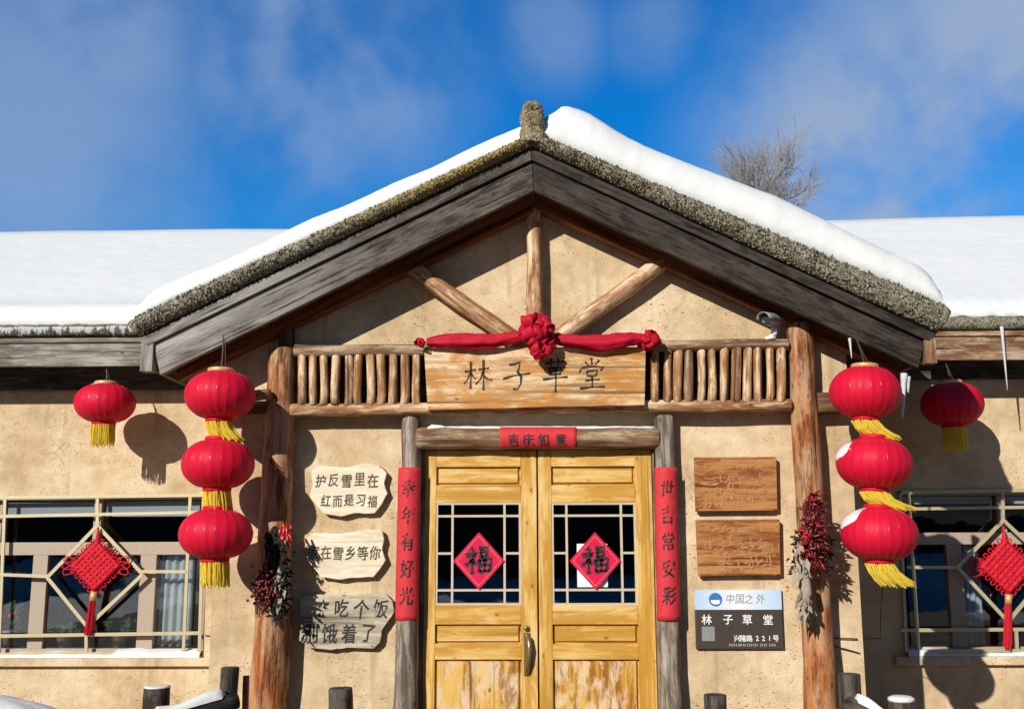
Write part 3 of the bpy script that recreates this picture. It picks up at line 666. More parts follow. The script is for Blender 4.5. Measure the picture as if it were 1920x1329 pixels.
# snow on the porch roof
def gable_snow(k):
    au, bu = TH[k]; n = nrm(au, bu); N_ = 70; mb = MB(); P = []
    L = math.hypot(bu[0] - au[0], bu[1] - au[1])
    for i in range(N_ + 1):
        t = (i / N_) * (1.0 if k else .99) - (0.0)
        q = Vector(on(au, bu, t))
        if k == 0: th = .125 + .03 * t + .02 * mnoise.noise(Vector((t * 6, 0, 0)))
        else: th = .305 + .075 * t + .085 * math.exp(-((t - .10) / .09) ** 2) + .012 * mnoise.noise(Vector((t * 7, 2, 0)))
        if k and t < .06: th *= (.45 + .55 * t / .06)
        endf = 1 if t < .93 else math.sqrt(max(0, 1 - ((t - .93) / .07) ** 2))
        th *= endf * (1 - (.30 * max(0, (t - .6) / .4) if k else 0))
        fr = -.015 + .012 * mnoise.noise(Vector((t * 9, k, 0))) + .006 * mnoise.noise(Vector((t * 50, k, 3)))
        rw = (.10 if k == 0 else .30)
        row = [(q.x, YB + .4, q.y - .02), (q.x, YB + fr, q.y - .005)]
        for (dy, f) in ((.0, .25), (.02, .5), (.07, .75), (.16, .92), (.3, 1.0), (.8, 1.03), (1.6, 1.04), (2.6, 1.0), (3.3, .95)):
            p = Vector((q.x, q.y)) + Vector((n.x * .35, 1.0)) * th * f
            und = .010 * mnoise.noise(Vector((p.x * 2.2, dy * 2, k)))
            row.append((p.x, YB + fr + (dy * (rw / .24) if dy < .5 else dy), p.y + und * endf))
        row.append((q.x, YB + 3.4, q.y - .1))
        P.append(row)
    mb.grid(P).build('roof_snow', M['snow'], B, smooth=True)
gable_snow(0); gable_snow(1)

# gable struts
ys = 6.92
MB().log(at(1004, 640, ys), at(1001, 352, ys), .054, .05, seed=1).build('king_post', M['pale_log'], B)
MB().log(at(968, 640, ys), at(748, 487, ys), .062, .055, seed=2).build('strut', M['pale_log'], B)
MB().log(at(1046, 634, ys), at(1262, 478, ys), .060, .055, seed=5).build('strut', M['pale_log'], B)

# porch posts
MB().log((X(504, 1329, 6.92) + .0, 6.92, -.1), at(530, 652, 6.92), .135, .088, seed=11, bump=.08).build('porch_post', M['red_log'], B)
MB().log((X(1542, 1329, 6.9), 6.9, -.1), at(1499, 606, 6.9), .105, .08, seed=14, bump=.1).build('porch_post', M['red_log'], B)
MB().log(at(538, 660, 6.945), at(538, 560, 6.945), .055, .05, seed=12).build('post_extension', M['beam'], B)
MB().log(at(402, 768, 6.9), at(512, 764, 6.9), .05, .048, seed=21).build('side_beam', M['bark_log'], B)
MB().log(at(1530, 757, 6.9), at(1600, 757, 6.9), .075, .07, seed=22).build('side_beam', M['beam'], B)
MB().log(at(474, 742, 6.72), at(505, 740, 6.80), .036, .036, seed=23).build('beam_end', M['pale_log'], B)

# frieze
fr = bpy.data.objects.new('frieze', None); COL.objects.link(fr); fr.parent = B; fr.location = Vector((0, 6.85, 2.5)) - B.location
MB().box(X(552, 700, 6.92), X(1480, 700, 6.92), 6.93, 6.95, Z(1000, 765, 6.93), Z(1000, 655, 6.93)).build('gap_shade_board', M['stake'], fr)  # dark board added to stand in for the shade between balusters
MB().log(at(552, 657, 6.86), at(812, 656, 6.86), .040, .038, seed=31).build('rail', M['bark_log'], fr)
MB().log(at(1195, 648, 6.86), at(1478, 646, 6.86), .040, .036, seed=33).build('rail', M['bark_log'], fr)
MB().log(at(545, 769, 6.87), at(1484, 759, 6.87), .041, .040, seed=34, seg=18).build('rail', M['pale_log'], fr)
for u0, u1, n in ((566, 779, 11), (1228, 1466, 12)):
    for i in range(n):
        u = u0 + (u1 - u0) * i / (n - 1) + rnd.uniform(-2, 2)
        if n == 12 and i == 11: u = 1464
        vt, vb = (668, 757) if u < 1000 else (655, 752)
        r = rnd.uniform(.026, .031)
        MB().log(at(u + rnd.uniform(-2, 2), vt - 3, 6.86), at(u, vb + 2, 6.86), r, r * rnd.uniform(.9, 1.1), seg=10, seed=i + u0).build('baluster', M['pale_log'] if rnd.random() < .78 else M['bark_log'], fr)

# door posts, lintel
MB().log((X(759, 1329, 6.93), 6.93, -.1), at(771, 782, 6.93), .082, .062, seed=41).build('door_post', M['grey_log'], B)
MB().log((X(1255, 1329, 6.93), 6.93, -.1), at(1245, 779, 6.93), .080, .062, seed=42).build('door_post', M['grey_log'], B)
MB().log(at(781, 822, 6.93), at(1235, 820, 6.93), .072, .070, seed=43, seg=20).build('lintel', M['bark_log'], B)
mb = MB(); mb.smooth = True; P = []
for i in range(50):
    t = i / 49; u = 800 + 430 * t; c = at(u, 822, 6.93); hh = .076 + .010 * (1 if u < 835 else .12) + .004 * mnoise.noise(Vector((t * 20, 0, 0)))
    if i in (0, 49): hh = .066
    P.append([(c.x, 6.93 - .045, c.z + .052), (c.x, 6.93 - .03, c.z + hh - .003), (c.x, 6.93 + .0, c.z + hh + .004), (c.x, 6.93 + .05, c.z + hh)])
mb.grid(P).build('lintel_snow', M['snow'], B)
mb = MB(); zf = Z(1000, 838, YP) + .0
mb.box(dl - .01, X(797, 1000, YP) + .004, 6.965, YP + .15, -.05, dz); mb.box(X(1222, 1000, YP) + .012, dr + .01, 6.965, YP + .15, -.05, dz)
mb.box(dl - .01, dr + .01, 6.965, YP + .15, dz + .001, dz + .05); mb.build('door_frame', M['grey_log'], B, bevel=.003)

# doors
def door(k):
    yd = 6.985; x0 = (X(796, 1000, YP), X(1009.5, 1000, YP))[k]; x1 = (X(1006.5, 1000, YP), X(1224, 1000, YP))[k]
    z1 = dz - .004; z0 = .03
    def R(u0, v0, u1, v1): return X(u0, 1040, yd), X(u1, 1040, yd), Z((u0 + u1) / 2, v1, yd), Z((u0 + u1) / 2, v0, yd)
    op = ([R(820, 875, 978, 909), R(821, 942, 974, 1134), R(814, 1170, 977, 1206), R(812, 1236, 978, 1420)],
          [R(1031, 874, 1185, 908), R(1037, 942, 1191, 1134), R(1036, 1170, 1197, 1206), R(1035, 1236, 1202, 1420)])[k]
    a = sum(o[0] for o in op) / 4; b = sum(o[1] for o in op) / 4
    op = [(a, b, o[2], o[3]) for o in op]
    d = bpy.data.objects.new('door', None); COL.objects.link(d); d.parent = B; d.location = Vector(((x0 + x1) / 2, yd, 0)) - B.location
    tag(d, ('worn yellow left door leaf with the pull handle', 'worn yellow right door leaf with a white paper behind its emblem')[k])
    MB().box(x0, a, yd, yd + .05, z0, z1).build('stile', M['door'], d, bevel=.002); MB().box(b, x1, yd, yd + .05, z0, z1).build('stile', M['door'], d, bevel=.002)
    zs = [z1] + [q for o in op for q in (o[3], o[2])] + [z0]
    for i in range(0, len(zs), 2):
        if zs[i] - zs[i + 1] > .005: MB().box(a + .001, b - .001, yd + .0015, yd + .048, zs[i + 1], zs[i], along=(1, 0, 0)).build('door_rail', M['door'], d, bevel=.002)
    for i in (0, 2, 3):
        p = op[i]; mt = M['door'] if i < 3 else M['door_worn']; mb = MB()
        e = .014; mb.box(p[0] - .004, p[1] + .004, yd + .032, yd + .042, p[2] - .004, p[3] + .004, along=(1, 0, 0) if i < 3 else (0, 0, 1))
        x_0, x_1, z_0, z_1 = p[0] + .02, p[1] - .02, p[2] + .016, p[3] - .016
        V = [(x_0 - .012, yd + .0318, z_0 - .01), (x_1 + .012, yd + .0318, z_0 - .01), (x_1 + .012, yd + .0318, z_1 + .01), (x_0 - .012, yd + .0318, z_1 + .01), (x_0, yd + .010, z_0), (x_1, yd + .010, z_0), (x_1, yd + .010, z_1), (x_0, yd + .010, z_1)]
        mb.add(V, [(4, 5, 6, 7), (0, 1, 5, 4), (1, 2, 6, 5), (2, 3, 7, 6), (3, 0, 4, 7)], along=(1, 0, 0) if i < 3 else (0, 0, 1))
        mb.build('panel', mt, d)
    p = op[1]; MB().box(p[0] - .003, p[1] + .003, yd + .026, yd + .031, p[2] - .003, p[3] + .003).build('pane', M['glass'], d)
    mb = MB(); wv = .0145
    def bx(xa, xb, za, zb, dp=0.): mb.box(xa, xb, yd + .004 + dp, yd + .024, za, zb)
    us = ((848, 946), (1063, 1166))[k]; vv = (967, 1106); vm = 1037
    xa, xb = X(us[0], 1040, yd), X(us[1], 1040, yd); za, zb, zm = Z(900, vv[1], yd), Z(900, vv[0], yd), Z(900, vm, yd)
    for x in (xa, xb): bx(x - wv / 2, x + wv / 2, p[2] + .012, p[3] - .012)
    for z in (za, zb): bx(p[0] + .012, p[1] - .012, z - wv / 2, z + wv / 2, .002)
    bx(p[0] + .012, xa, zm - wv / 2, zm + wv / 2, .003); bx(xb, p[1] - .012, zm - wv / 2, zm + wv / 2, .003)
    bx(p[0], p[0] + .013, p[2], p[3], .001); bx(p[1] - .013, p[1], p[2], p[3], .001); bx(p[0], p[1], p[2], p[2] + .013, .0005); bx(p[0], p[1], p[3] - .013, p[3], .0005)
    mb.build('lattice', M['lattice'], d)
    if k == 0:
        h = at(990, 1215, yd); mb = MB(); mb.smooth = True
        mb.ball(at(988, 1178, yd - .006), .019, .012, .019)
        mb.tube([at(988, 1190, yd - .002), at(991, 1196, yd - .03), at(993, 1215, yd - .045), at(991, 1240, yd - .04), at(988, 1258, yd - .022), at(988, 1264, yd - .002)], [.010, .016, .014, .013, .014, .010], 10)
        mb.smooth = False; mb.box(h.x - .026, h.x + .014, yd - .006, yd - .0005, Z(990, 1266, yd), Z(990, 1186, yd)); mb.build('handle', M['brass'], d)
        mb2 = MB(); mb2.lathe(at(988, 1178, yd - .018), [(.009, 0), (.009, .004)], 12, axis=Vector((0, -1, 0))); mb2.build('keyhole', M['black'], d)
door(0); door(1)

# windows
def window(k):
    x0, x1, z0, z1 = (wl, wr)[k]; g = YW - .02; f = YW + .045
    wn = bpy.data.objects.new('window', None); COL.objects.link(wn); wn.parent = B; wn.location = Vector(((x0 + x1) / 2, YW, z0)) - B.location
    tag(wn, ('left wing window with brass lattice grille', 'right wing window with brass lattice grille, half in shadow')[k])
    def px(u): return X(u, 1080, f)
    if k == 0: mull = [(60, 88), (262, 292)]; tv = (1016, 1040)
    else: mull = [(1778, 1806), (1985, 2010)]; tv = (1004, 1026)
    mb = MB(); e = .05
    mb.box(x0 + .002, x0 + e, f, f + .07, z0 + .002, z1 - .002); mb.box(x1 - e, x1 - .002, f, f + .07, z0 + .002, z1 - .002)
    mb.box(x0 + e, x1 - e, f, f + .07, z0 + .002, z0 + e, along=(1, 0, 0)); mb.box(x0 + e, x1 - e, f, f + .07, z1 - .03, z1 - .002, along=(1, 0, 0))
    tz0, tz1 = Z(180, tv[1], f), Z(180, tv[0], f); mb.box(x0 + e, x1 - e, f - .004, f + .07, tz0, tz1, along=(1, 0, 0))
    xs = [x0 + e]
    for a, b in mull: mb.box(px(a), px(b), f - .002, f + .07, z0 + e, tz0); xs += [px(a), px(b)]
    um = X((182, 1880)[k], 980, f); mb.box(um - .03, um + .03, f - .002, f + .07, tz1, z1 - .03)
    xs.append(x1 - e); mb.build('frame', M['tan_frame'], wn, bevel=.003)
    for i in range(0, len(xs), 2): MB().box(xs[i] - .005, xs[i + 1] + .005, f + .03, f + .036, z0 + e - .005, tz0 + .005).build('pane', M['glass'], wn)
    for a, b in ((x0 + e, um - .03), (um + .03, x1 - e)): MB().box(a - .005, b + .005, f + .03, f + .036, tz1 - .005, z1 - .025).build('pane', M['glass'], wn)
    # grille of thin bars in front
    mb = MB(); q = .024
    def ln(u0, v0, u1, v1, w_=q, dy=0.): mb.bar(at(u0, v0, g + dy), at(u1, v1, g + dy), w_, .016)
    if k == 0:
        ln(-20, 933, 385, 928, .026); ln(-20, 968, 385, 960, q, .002); ln(183, 931, 183, 988, q, .004); ln(357, 931, 344, 1224, q, .003); ln(382, 933, 374, 1224, q, .001); ln(10, 933, -2, 1224, q, .003)
        ln(-20, 1076, 92, 1080); ln(266, 1071, 350, 1071); dm = [(183, 985), (268, 1076), (164, 1174), (89, 1082)]
        ln(-20, 1192, 376, 1186, .026, .002); ln(162, 1190, 162, 1226, q, .004); ln(-20, 1226, 376, 1224, .024)
    else:
        ln(1690, 923, 2090, 916, .026); ln(1694, 954, 2090, 948, q, .002); ln(1880, 920, 1880, 975, q, .004); ln(1703, 922, 1722, 1220, q, .003); ln(1688, 925, 1699, 1222, .018, .001); ln(2068, 918, 2074, 1222, q, .003)
        ln(1700, 1063, 1795, 1063); ln(1975, 1063, 2090, 1063); dm = [(1881, 975), (1974, 1063), (1890, 1165), (1795, 1063)]
        ln(1688, 1181, 2090, 1178, .026, .002); ln(1905, 1180, 1907, 1222, q, .004); ln(1699, 1220, 2090, 1218, .024)
    for i in range(4): ln(*dm[i], *dm[(i + 1) % 4], .027, -.004 - .002 * i)
    mb.build('grille', M['grille'], wn)
    mb = MB(); mb.box(x0 - .1, x1 + (.075 if k == 0 else .1), YW - .05, YW - .002, z0 - .075, z0 - .012, along=(1, 0, 0)) if k == 0 else mb.box(x0 - .09, x1 + .1, YW - .05, YW - .002, z0 - .075, z0 - .012, along=(1, 0, 0))
    mb.build('sill', M['plaster'], wn, bevel=.006)
    mb = MB(); mb.smooth = True; P = []
    for i in range(60):
        t = i / 59; x = x0 + .01 + (x1 - x0 - .02) * t; h = .018 + .012 * mnoise.noise(Vector((x * 5, k, 0))) + (.02 if (k == 0 and t > .6) or (k == 1 and t < .15) else 0)
        P.append([(x, YW - .045, z0 - .01), (x, YW - .035, z0 + h * .8), (x, YW + .02, z0 + h), (x, YW + .043, z0 + h + .01)])
    mb.grid(P).build('sill_snow', M['snow'], wn)
    for a, b in ((x0 + e + .02, um - .05), (um + .05, x1 - e - .02)):
        MB().box(a, b, f + .042, f + .05, Z(180, (968, 951)[k], f), z1 - .04, along=(1, 0, 0)).build('roller_blind', M['curtain'], wn)
    # curtain inside
    mb = MB(); mb.smooth = True; P = []
    ca, cb = ((px(294), px(356)), (px(1800), px(1846)))[k]
    for i in range(40):
        t = i / 39; x = ca + (cb - ca) * t; P.append([(x + .03 * (zz - z0) * (.3 if zz < tz0 else .2), f + .088 + .014 * math.sin(t * 26), zz) for zz in [z0 + .06 + (tz1 - z0 - .09) * j / 10 for j in range(11)]])
    o = mb.grid(P).build('curtain', M['curtain']); tag(o, ('pale grey curtain hanging inside the left wing window', 'pale curtain behind the right wing window beside the knot')[k], 'curtain', 'curtains behind the wing windows')
    s = o.modifiers.new('t', 'SOLIDIFY'); s.thickness = .004
window(0); window(1)
def house_plant(u, v, hgt, label, flowers, seed):
    Yq = YW + .17; b = at(u, v, Yq); r = random.Random(seed); t = thing('potted_plant', b, label, 'plant', 'pots behind the left wing window')
    mb = MB(); mb.smooth = True; mb.lathe(b, [(.045, 0), (.062, .09), (.068, .092), (.068, .11), (.058, .112)], 18); mb.build('pot', M['pot'], t)
    mb = MB()
    for k in range(60):
        a = r.uniform(0, 6.28); rr = r.uniform(.01, .09); p = b + Vector((rr * math.cos(a), rr * math.sin(a) * .5, .10 + hgt * r.random())); d = Vector((math.cos(a), -.3, r.uniform(.1, .9))).normalized(); e = d.cross(Vector((0, 1, 0))).normalized() * .016; mb.add([p, p + d * .03 + e, p + d * .07, p + d * .03 - e], [(0, 1, 2, 3)])
    mb.build('leaves', M['leaf'], t)
    if flowers:
        mb = MB(); mb.smooth = True
        for k in range(14): mb.ball(b + Vector((r.uniform(-.09, .09), r.uniform(-.05, .03), .12 + hgt * r.uniform(.5, 1.15))), .016, seg=7, rings=5)
        mb.build('blossoms', M['chilli_bright'], t)
house_plant(14, 1208, .19, 'potted plant with red blossoms behind the left edge of the left wing window', True, 1)
house_plant(120, 1214, .05, 'low leafy pot behind the left wing window, under the knot ornament', False, 2)
house_plant(222, 1214, .09, 'bushy green pot plant behind the left wing window, right of the tassel', False, 3)

# ------------------------------------------------------------------ hanging name board over the door
def name_board():
    ya = 6.79; c = at(1004, 710, ya); t = thing('name_board', (c.x, ya, Z(1004, 766, ya)), 'long pale wooden name board with black brush characters over the doors', 'sign')
    p = [XZ(795, 652, ya), XZ(1211, 650, ya), XZ(1209, 759, ya), XZ(802, 768, ya)]
    mb = MB(); n = 24; top = [on(p[0], p[1], i / n) for i in range(n + 1)]; bot = [on(p[2], p[3], i / n) for i in range(n + 1)]
    wb = lambda q: (q[0], q[1] + .004 * mnoise.noise(Vector((q[0] * 9, q[1] * 3, 0))))
    mb.prism([wb(q) for q in top] + [wb(q) for q in bot], ya, ya + .045, along=(1, 0, 0)); mb.build('plank', M['sign'], t, bevel=.004)
    S = {
     'lin': [[(.02, .62), (.20, .66), (.42, .70)], [(.24, .98), (.25, .5), (.23, .0)], [(.24, .62), (.12, .34), (.0, .18), .7], [(.26, .56), (.34, .42), (.42, .36), .7], [(.52, .70), (.70, .72), (.90, .76), .8], [(.70, 1.06), (.71, .5), (.70, -.06)], [(.70, .66), (.60, .36), (.42, .16), .8], [(.72, .46), (.85, .34), (1.02, .32), .9]],
     'zi': [[(.22, .90), (.42, .92), (.62, 1.0), (.58, .78), (.52, .60)], [(.54, .62), (.66, .46), (.64, .20), (.52, .0), (.36, .02), 1.1], [(.0, .38), (.4, .50), (.98, .58), .9]],
     'cao': [[(.10, .84), (.45, .90), (.86, .92), .8], [(.34, 1.04), (.34, .76), .8], [(.62, 1.06), (.62, .78), .8], [(.26, .68), (.30, .40), .9], [(.26, .66), (.74, .70), (.68, .42), .9], [(.30, .55), (.68, .57), .7], [(.30, .42), (.68, .44), .8], [(.02, .22), (.45, .28), (.98, .32)], [(.50, .70), (.52, .2), (.50, -.28), 1.1]],
     'tang': [[(.52, 1.10), (.54, .86), 1.1], [(.30, .96), (.40, .84), .9], [(.80, 1.02), (.66, .86), .8], [(.14, .70), (.08, .56), .9], [(.16, .74), (.55, .80), (.96, .78), (.84, .64), .9], [(.34, .62), (.38, .44), .9], [(.36, .62), (.74, .66), (.68, .46), .9], [(.40, .45), (.68, .46), .8], [(.30, .28), (.55, .31), (.80, .32), .9], [(.54, .44), (.54, .04), 1.], [(.10, .0), (.5, .04), (.98, .06), 1.1]]}
    for ch, u, v, sz in (('lin', 896, 703, .178), ('zi', 969, 704, .178), ('cao', 1041, 698, .165), ('tang', 1108, 702, .180)):
        mb = MB(); strokes(mb, S[ch], at(u, v, ya), sz, .0135, .003); mb.build('lettering', M['ink'], t)
    return t
name_board()

# red sash with bow on top of the board
def sash():
    ya = 6.74; t = thing('ribbon_drape', at(1005, 640, ya), 'crimson cloth ribbon with a ruffled bow draped along the top of the name board', 'ribbon')
    for (pts, seed) in (([(800, 641), (840, 638), (890, 640), (930, 638), (990, 628)], 1), ([(1020, 632), (1090, 641), (1140, 642), (1180, 636), (1207, 634)], 2)):
        mb = MB(); mb.smooth = True; P = []; n = 44
        for i in range(n + 1):
            s = i / n * (len(pts) - 1); j = min(int(s), len(pts) - 2); f = s - j; u = pts[j][0] + (pts[j + 1][0] - pts[j][0]) * f; v = pts[j][1] + (pts[j + 1][1] - pts[j][1]) * f
            c = at(u, v, ya); tt = i / n; hgt = (.022 + .026 * math.sin(math.pi * tt) ** .7); row = []
            for q in range(21):
                a = 2 * math.pi * q / 20; fold = 1 + .16 * math.sin(a * 5 + tt * 3 + seed) + .12 * math.sin(a * 9 - tt * 5 + 2 * seed) + .22 * mnoise.noise(Vector((tt * 6, a * 1.4, seed)))
                row.append((c.x, ya + .035 * math.cos(a) * fold * (.6 + .4 * math.sin(math.pi * tt)), c.z + hgt * math.sin(a) * fold))
            P.append(row)
        mb.grid(P).build('cloth_swag', M['red_cloth'], t)
    def ruffle(name, c, R, npet, seed, sq=(1, .8, 1)):
        r = random.Random(seed); mb = MB(); mb.smooth = True; c = Vector(c)
        for k in range(npet):
            z = 1 - 2 * (k + .5) / npet; a = k * 2.39996; d = Vector((math.sqrt(1 - z * z) * math.cos(a), math.sqrt(1 - z * z) * math.sin(a), z))
            d = Vector((d.x * sq[0], d.y * sq[1], d.z * sq[2])); e = d.cross(Vector((r.uniform(-1, 1), r.uniform(-1, 1), r.uniform(-1, 1)))).normalized(); g = d.cross(e).normalized()
            P = []; wd = R * r.uniform(.42, .62); ln = R * r.uniform(.7, 1.0)
            for i in range(7):
                s = i / 6; row = []
                for j in range(9):
                    x = (j / 8 - .5) * 2; rad = R * .25 + ln * math.sin(s * 1.9) * .78; off = g * (s - .5) * wd * 1.5
                    row.append(c + d * (rad - .22 * R * x * x + .06 * R * math.sin(x * 9 + k)) + e * x * wd * (.35 + .65 * math.sin(s * 2.4 + .3)) + off)
                P.append(row)
            mb.grid(P)
        o = mb.build(name, M['red_cloth'], t); s = o.modifiers.new('t', 'SOLIDIFY'); s.thickness = .004; return o
    def rosette(name, c, R, nl, seed):
        r = random.Random(seed); mb = MB(); mb.smooth = True; c = Vector(c)
        for k in range(nl):
            z = r.uniform(.0, 1) ** .8; a = k * 2.39996 + r.uniform(-.3, .3); d = Vector((math.sqrt(1 - z * z) * math.cos(a), -z * .8 - .1, math.sqrt(1 - z * z) * math.sin(a))).normalized()
            e = d.cross(Vector((r.uniform(-1, 1), r.uniform(-1, 1), r.uniform(-1, 1)))).normalized(); g = d.cross(e); ln = R * r.uniform(.8, 1.1); wd = R * r.uniform(.26, .36); hh = R * r.uniform(.26, .38); P = []
            for i in range(15):
                s = 2 * math.pi * i / 14; q = c + d * ln * (.5 - .5 * math.cos(s)) + g * hh * math.sin(s) * (1 - .35 * math.cos(s)); pin = .35 + .65 * math.sin(s / 2) ** .7
                P.append([q + e * wd * x * pin + d * .06 * R * math.sin(x * 5 + k + s) * math.sin(s / 2) for x in (-1, -.6, -.2, .2, .6, 1)])
            mb.grid(P)
        o = mb.build(name, M['red_cloth'], t); sm = o.modifiers.new('t', 'SOLIDIFY'); sm.thickness = .003
    rosette('bow', at(1003, 624, ya - .03), .125, 20, 3); rosette('bow', at(1013, 652, ya - .035), .095, 14, 8)
    ruffle('knot', at(788, 642, ya), .040, 12, 4); ruffle('knot', at(1218, 638, ya - .01), .076, 20, 5, (1, .8, .9))
sash()

# ------------------------------------------------------------------ paper couplets
def strip_on_post(name, p0, p1, Rr, chars, label, seed):
    """paper wrapped on the front of a vertical post"""
    p0, p1 = Vector(p0), Vector(p1); c = p0.lerp(p1, .5); t = thing(name, c, label, 'paper strip', 'red paper strips round the doorway')
    mb = MB(); mb.smooth = True; P = []
    for i in range(30):
        s = i / 29; q = p0.lerp(p1, s); row = []
        for j in range(15):
            a = D2R(-68 + 136 * j / 14); r = Rr + .003 + .002 * mnoise.noise(Vector((s * 9, a * 2, seed)))
            row.append((q.x + r * math.sin(a), q.y - r * math.cos(a), q.z))
        P.append(row)
    o = mb.grid(P).build('paper', M['red_paper'], t); sm = o.modifiers.new('t', 'SOLIDIFY'); sm.thickness = .0015
    mb = MB(); n = len(chars); H = (p0.z - p1.z)
    for i, ch in enumerate(chars):
        s = .14 + (.86 - .08 - .08) * i / (n - 1); q = p0.lerp(p1, s)
        letter(mb, ch, (q.x, q.y - Rr - .007, q.z), .088, .0015, .012, 1.35, .1, rot=random.Random(seed + i).uniform(-.08, .08), bend=Rr)
    mb.build('lettering', M['ink'], t)
def px_line(p0, p1, v0, v1):
    """points of the post axis at the heights of two photo rows"""
    out = []
    for v in (v0, v1):
        z = Z(p0[0], v, 6.93 - .07); f = (z - p1.z) / (p0_v.z - p1.z); out.append(p1.lerp(p0_v, f))
    return out
for side in (0, 1):
    base = Vector(((X(759, 1329, 6.93), X(1255, 1329, 6.93))[side], 6.93, -.1)); top = (at(771, 782, 6.93), at(1245, 779, 6.93))[side]
    def axis(v): z = Z((765, 1250)[side], v, 6.86); return base.lerp(top, (z - base.z) / (top.z - base.z))
    strip_on_post('paper_couplet', axis(876), axis(1163), .0755, ('幸年有好光', '世吉常安彩')[side],
                  ('red paper couplet with five black characters on the log post left of the doors', 'red paper couplet with five black characters on the log post right of the doors')[side], 5 + side)
def lintel_paper():
    a, b = at(938, 821, 6.93), at(1080, 821, 6.93); R_ = .0745; t = thing('paper_banner', a.lerp(b, .5), 'short red paper banner with four characters on the log lintel above the doors', 'paper strip', 'red paper strips round the doorway')
    mb = MB(); mb.smooth = True; P = []
    for i in range(24):
        q = a.lerp(b, i / 23); P.append([(q.x, q.y - (R_ + .002) * math.cos(D2R(-60 + 120 * j / 12)), q.z + (R_ + .002) * math.sin(D2R(-60 + 120 * j / 12))) for j in range(13)])
    o = mb.grid(P).build('paper', M['red_paper'], t); sm = o.modifiers.new('t', 'SOLIDIFY'); sm.thickness = .0015
    mb = MB()
    for ch, u in zip('吉庆如意', (962, 990, 1018, 1051)): letter(mb, ch, at(u, 823, 6.93 - R_ - .006) , .075, .002, .01, 1, .1)
    mb.build('lettering', M['ink'], t)
lintel_paper()
# diamond papers on the door glass
FU = [[(.20, 1.02), (.34, .90), 1.2], [(.02, .72), (.42, .80), (.26, .56), (.0, .34), 1.1], [(.26, .62), (.27, .02), 1.2], [(.30, .50), (.42, .40), 1.],
      [(.52, 1.0), (.92, 1.06), 1.1], [(.58, .88), (.60, .70), .9], [(.58, .88), (.88, .90), (.84, .72), .9], [(.60, .70), (.84, .72), .8], [(.52, .58), (.54, .10), 1.], [(.52, .58), (1.02, .62), (.96, .12), 1.1], [(.56, .36), (.96, .38), .9], [(.76, .60), (.76, .12), .9], [(.54, .12), (.96, .14), 1.]]
for k, u in enumerate((898, 1116)):
    yg = 6.985 + .0255; c = at(u, 1051, yg - .02); t = thing('fortune_paper', c, ('crimson diamond paper with a black fortune character on the left door glass', 'crimson diamond paper with a black fortune character over white paper on the right door glass')[k], 'paper', 'fortune papers on the door glass')
    hw, hh = .165, .182; y0 = 6.985 - .004
    mb = MB(); mb.prism([(c.x - hw, c.z), (c.x, c.z - hh), (c.x + hw, c.z), (c.x, c.z + hh)], y0 - .003, y0 + .0); mb.build('paper', M['red_foil'], t)
    mb = MB(); strokes(mb, FU, (c.x - .004, y0 - .0032, c.z - .004), .165, .026, .002); mb.build('lettering', M['ink'], t)
    mb = MB(); e = .86
    Q = [Vector((c.x - hw * e, y0 - .0045, c.z)), Vector((c.x, y0 - .0045, c.z - hh * e)), Vector((c.x + hw * e, y0 - .0045, c.z)), Vector((c.x, y0 - .0045, c.z + hh * e))]
    for i in range(4):
        for j in range(14): mb.bar(Q[i].lerp(Q[(i + 1) % 4], (j + .15) / 14), Q[i].lerp(Q[(i + 1) % 4], (j + .7) / 14), .0045, .002)
    mb.build('border', M['gold'], t)
yw = 6.985 + .024
tag(MB().box(X(1082, 1060, yw), X(1139, 1060, yw), yw - .001, yw + .0005, Z(1100, 1100, yw), Z(1100, 1019, yw)).build('notice_paper', M['white_paper']), 'plain white paper on the right door glass behind the crimson diamond', 'paper')

# ------------------------------------------------------------------ wooden signs left of the doors
def slab(name, outline, ya, th, m, label, rows, ink, cat='sign', group='irregular wooden boards left of the doors'):
    P = [at(u, v, ya) for u, v in outline]; c = sum(P, Vector()) / len(P); t = thing(name, c, label, cat, group); pts = []
    n = len(P)
    for i in range(n):
        a, b = P[i], P[(i + 1) % n]; d = b - a; k = max(1, int(d.length / .03))
        for j in range(k):
            q = a + d * j / k; w_ = .005 * mnoise.noise(q * 17) + .003 * mnoise.noise(q * 45); e = Vector((d.z, 0, -d.x)).normalized(); pts.append((q.x + e.x * w_, q.z + e.z * w_))
    mb = MB(); mb.prism(pts, ya, ya + th, along=(1, 0, 0)); mb.build('slab', m, t, bevel=.003)
    for txt, us, v, size in rows:
        mb = MB()
        for i, ch in enumerate(txt):
            u = us[0] + (us[1] - us[0]) * i / (len(txt) - 1); r = random.Random(i + v)
            letter(mb, ch, at(u, v + r.uniform(-2, 2), ya), size * r.uniform(.93, 1.05), .003, .016, 1.25, .08, rot=r.uniform(-.08, .08))
        mb.build('lettering', ink, t)
    return t
slab('wooden_sign', [(583, 884), (598, 872), (650, 876), (684, 868), (712, 872), (724, 886), (720, 905), (726, 924), (716, 944), (702, 963), (664, 962), (640, 968), (606, 962), (592, 944), (580, 930), (586, 908)], 6.945, .035, M['cream_board'],
     'cream ragged wooden sign with two lines of five characters, topmost left of the doors', [('护反雪里在', (601, 699), 900, .074), ('红而是习福', (611, 698), 938, .068)], M['faded_ink'])
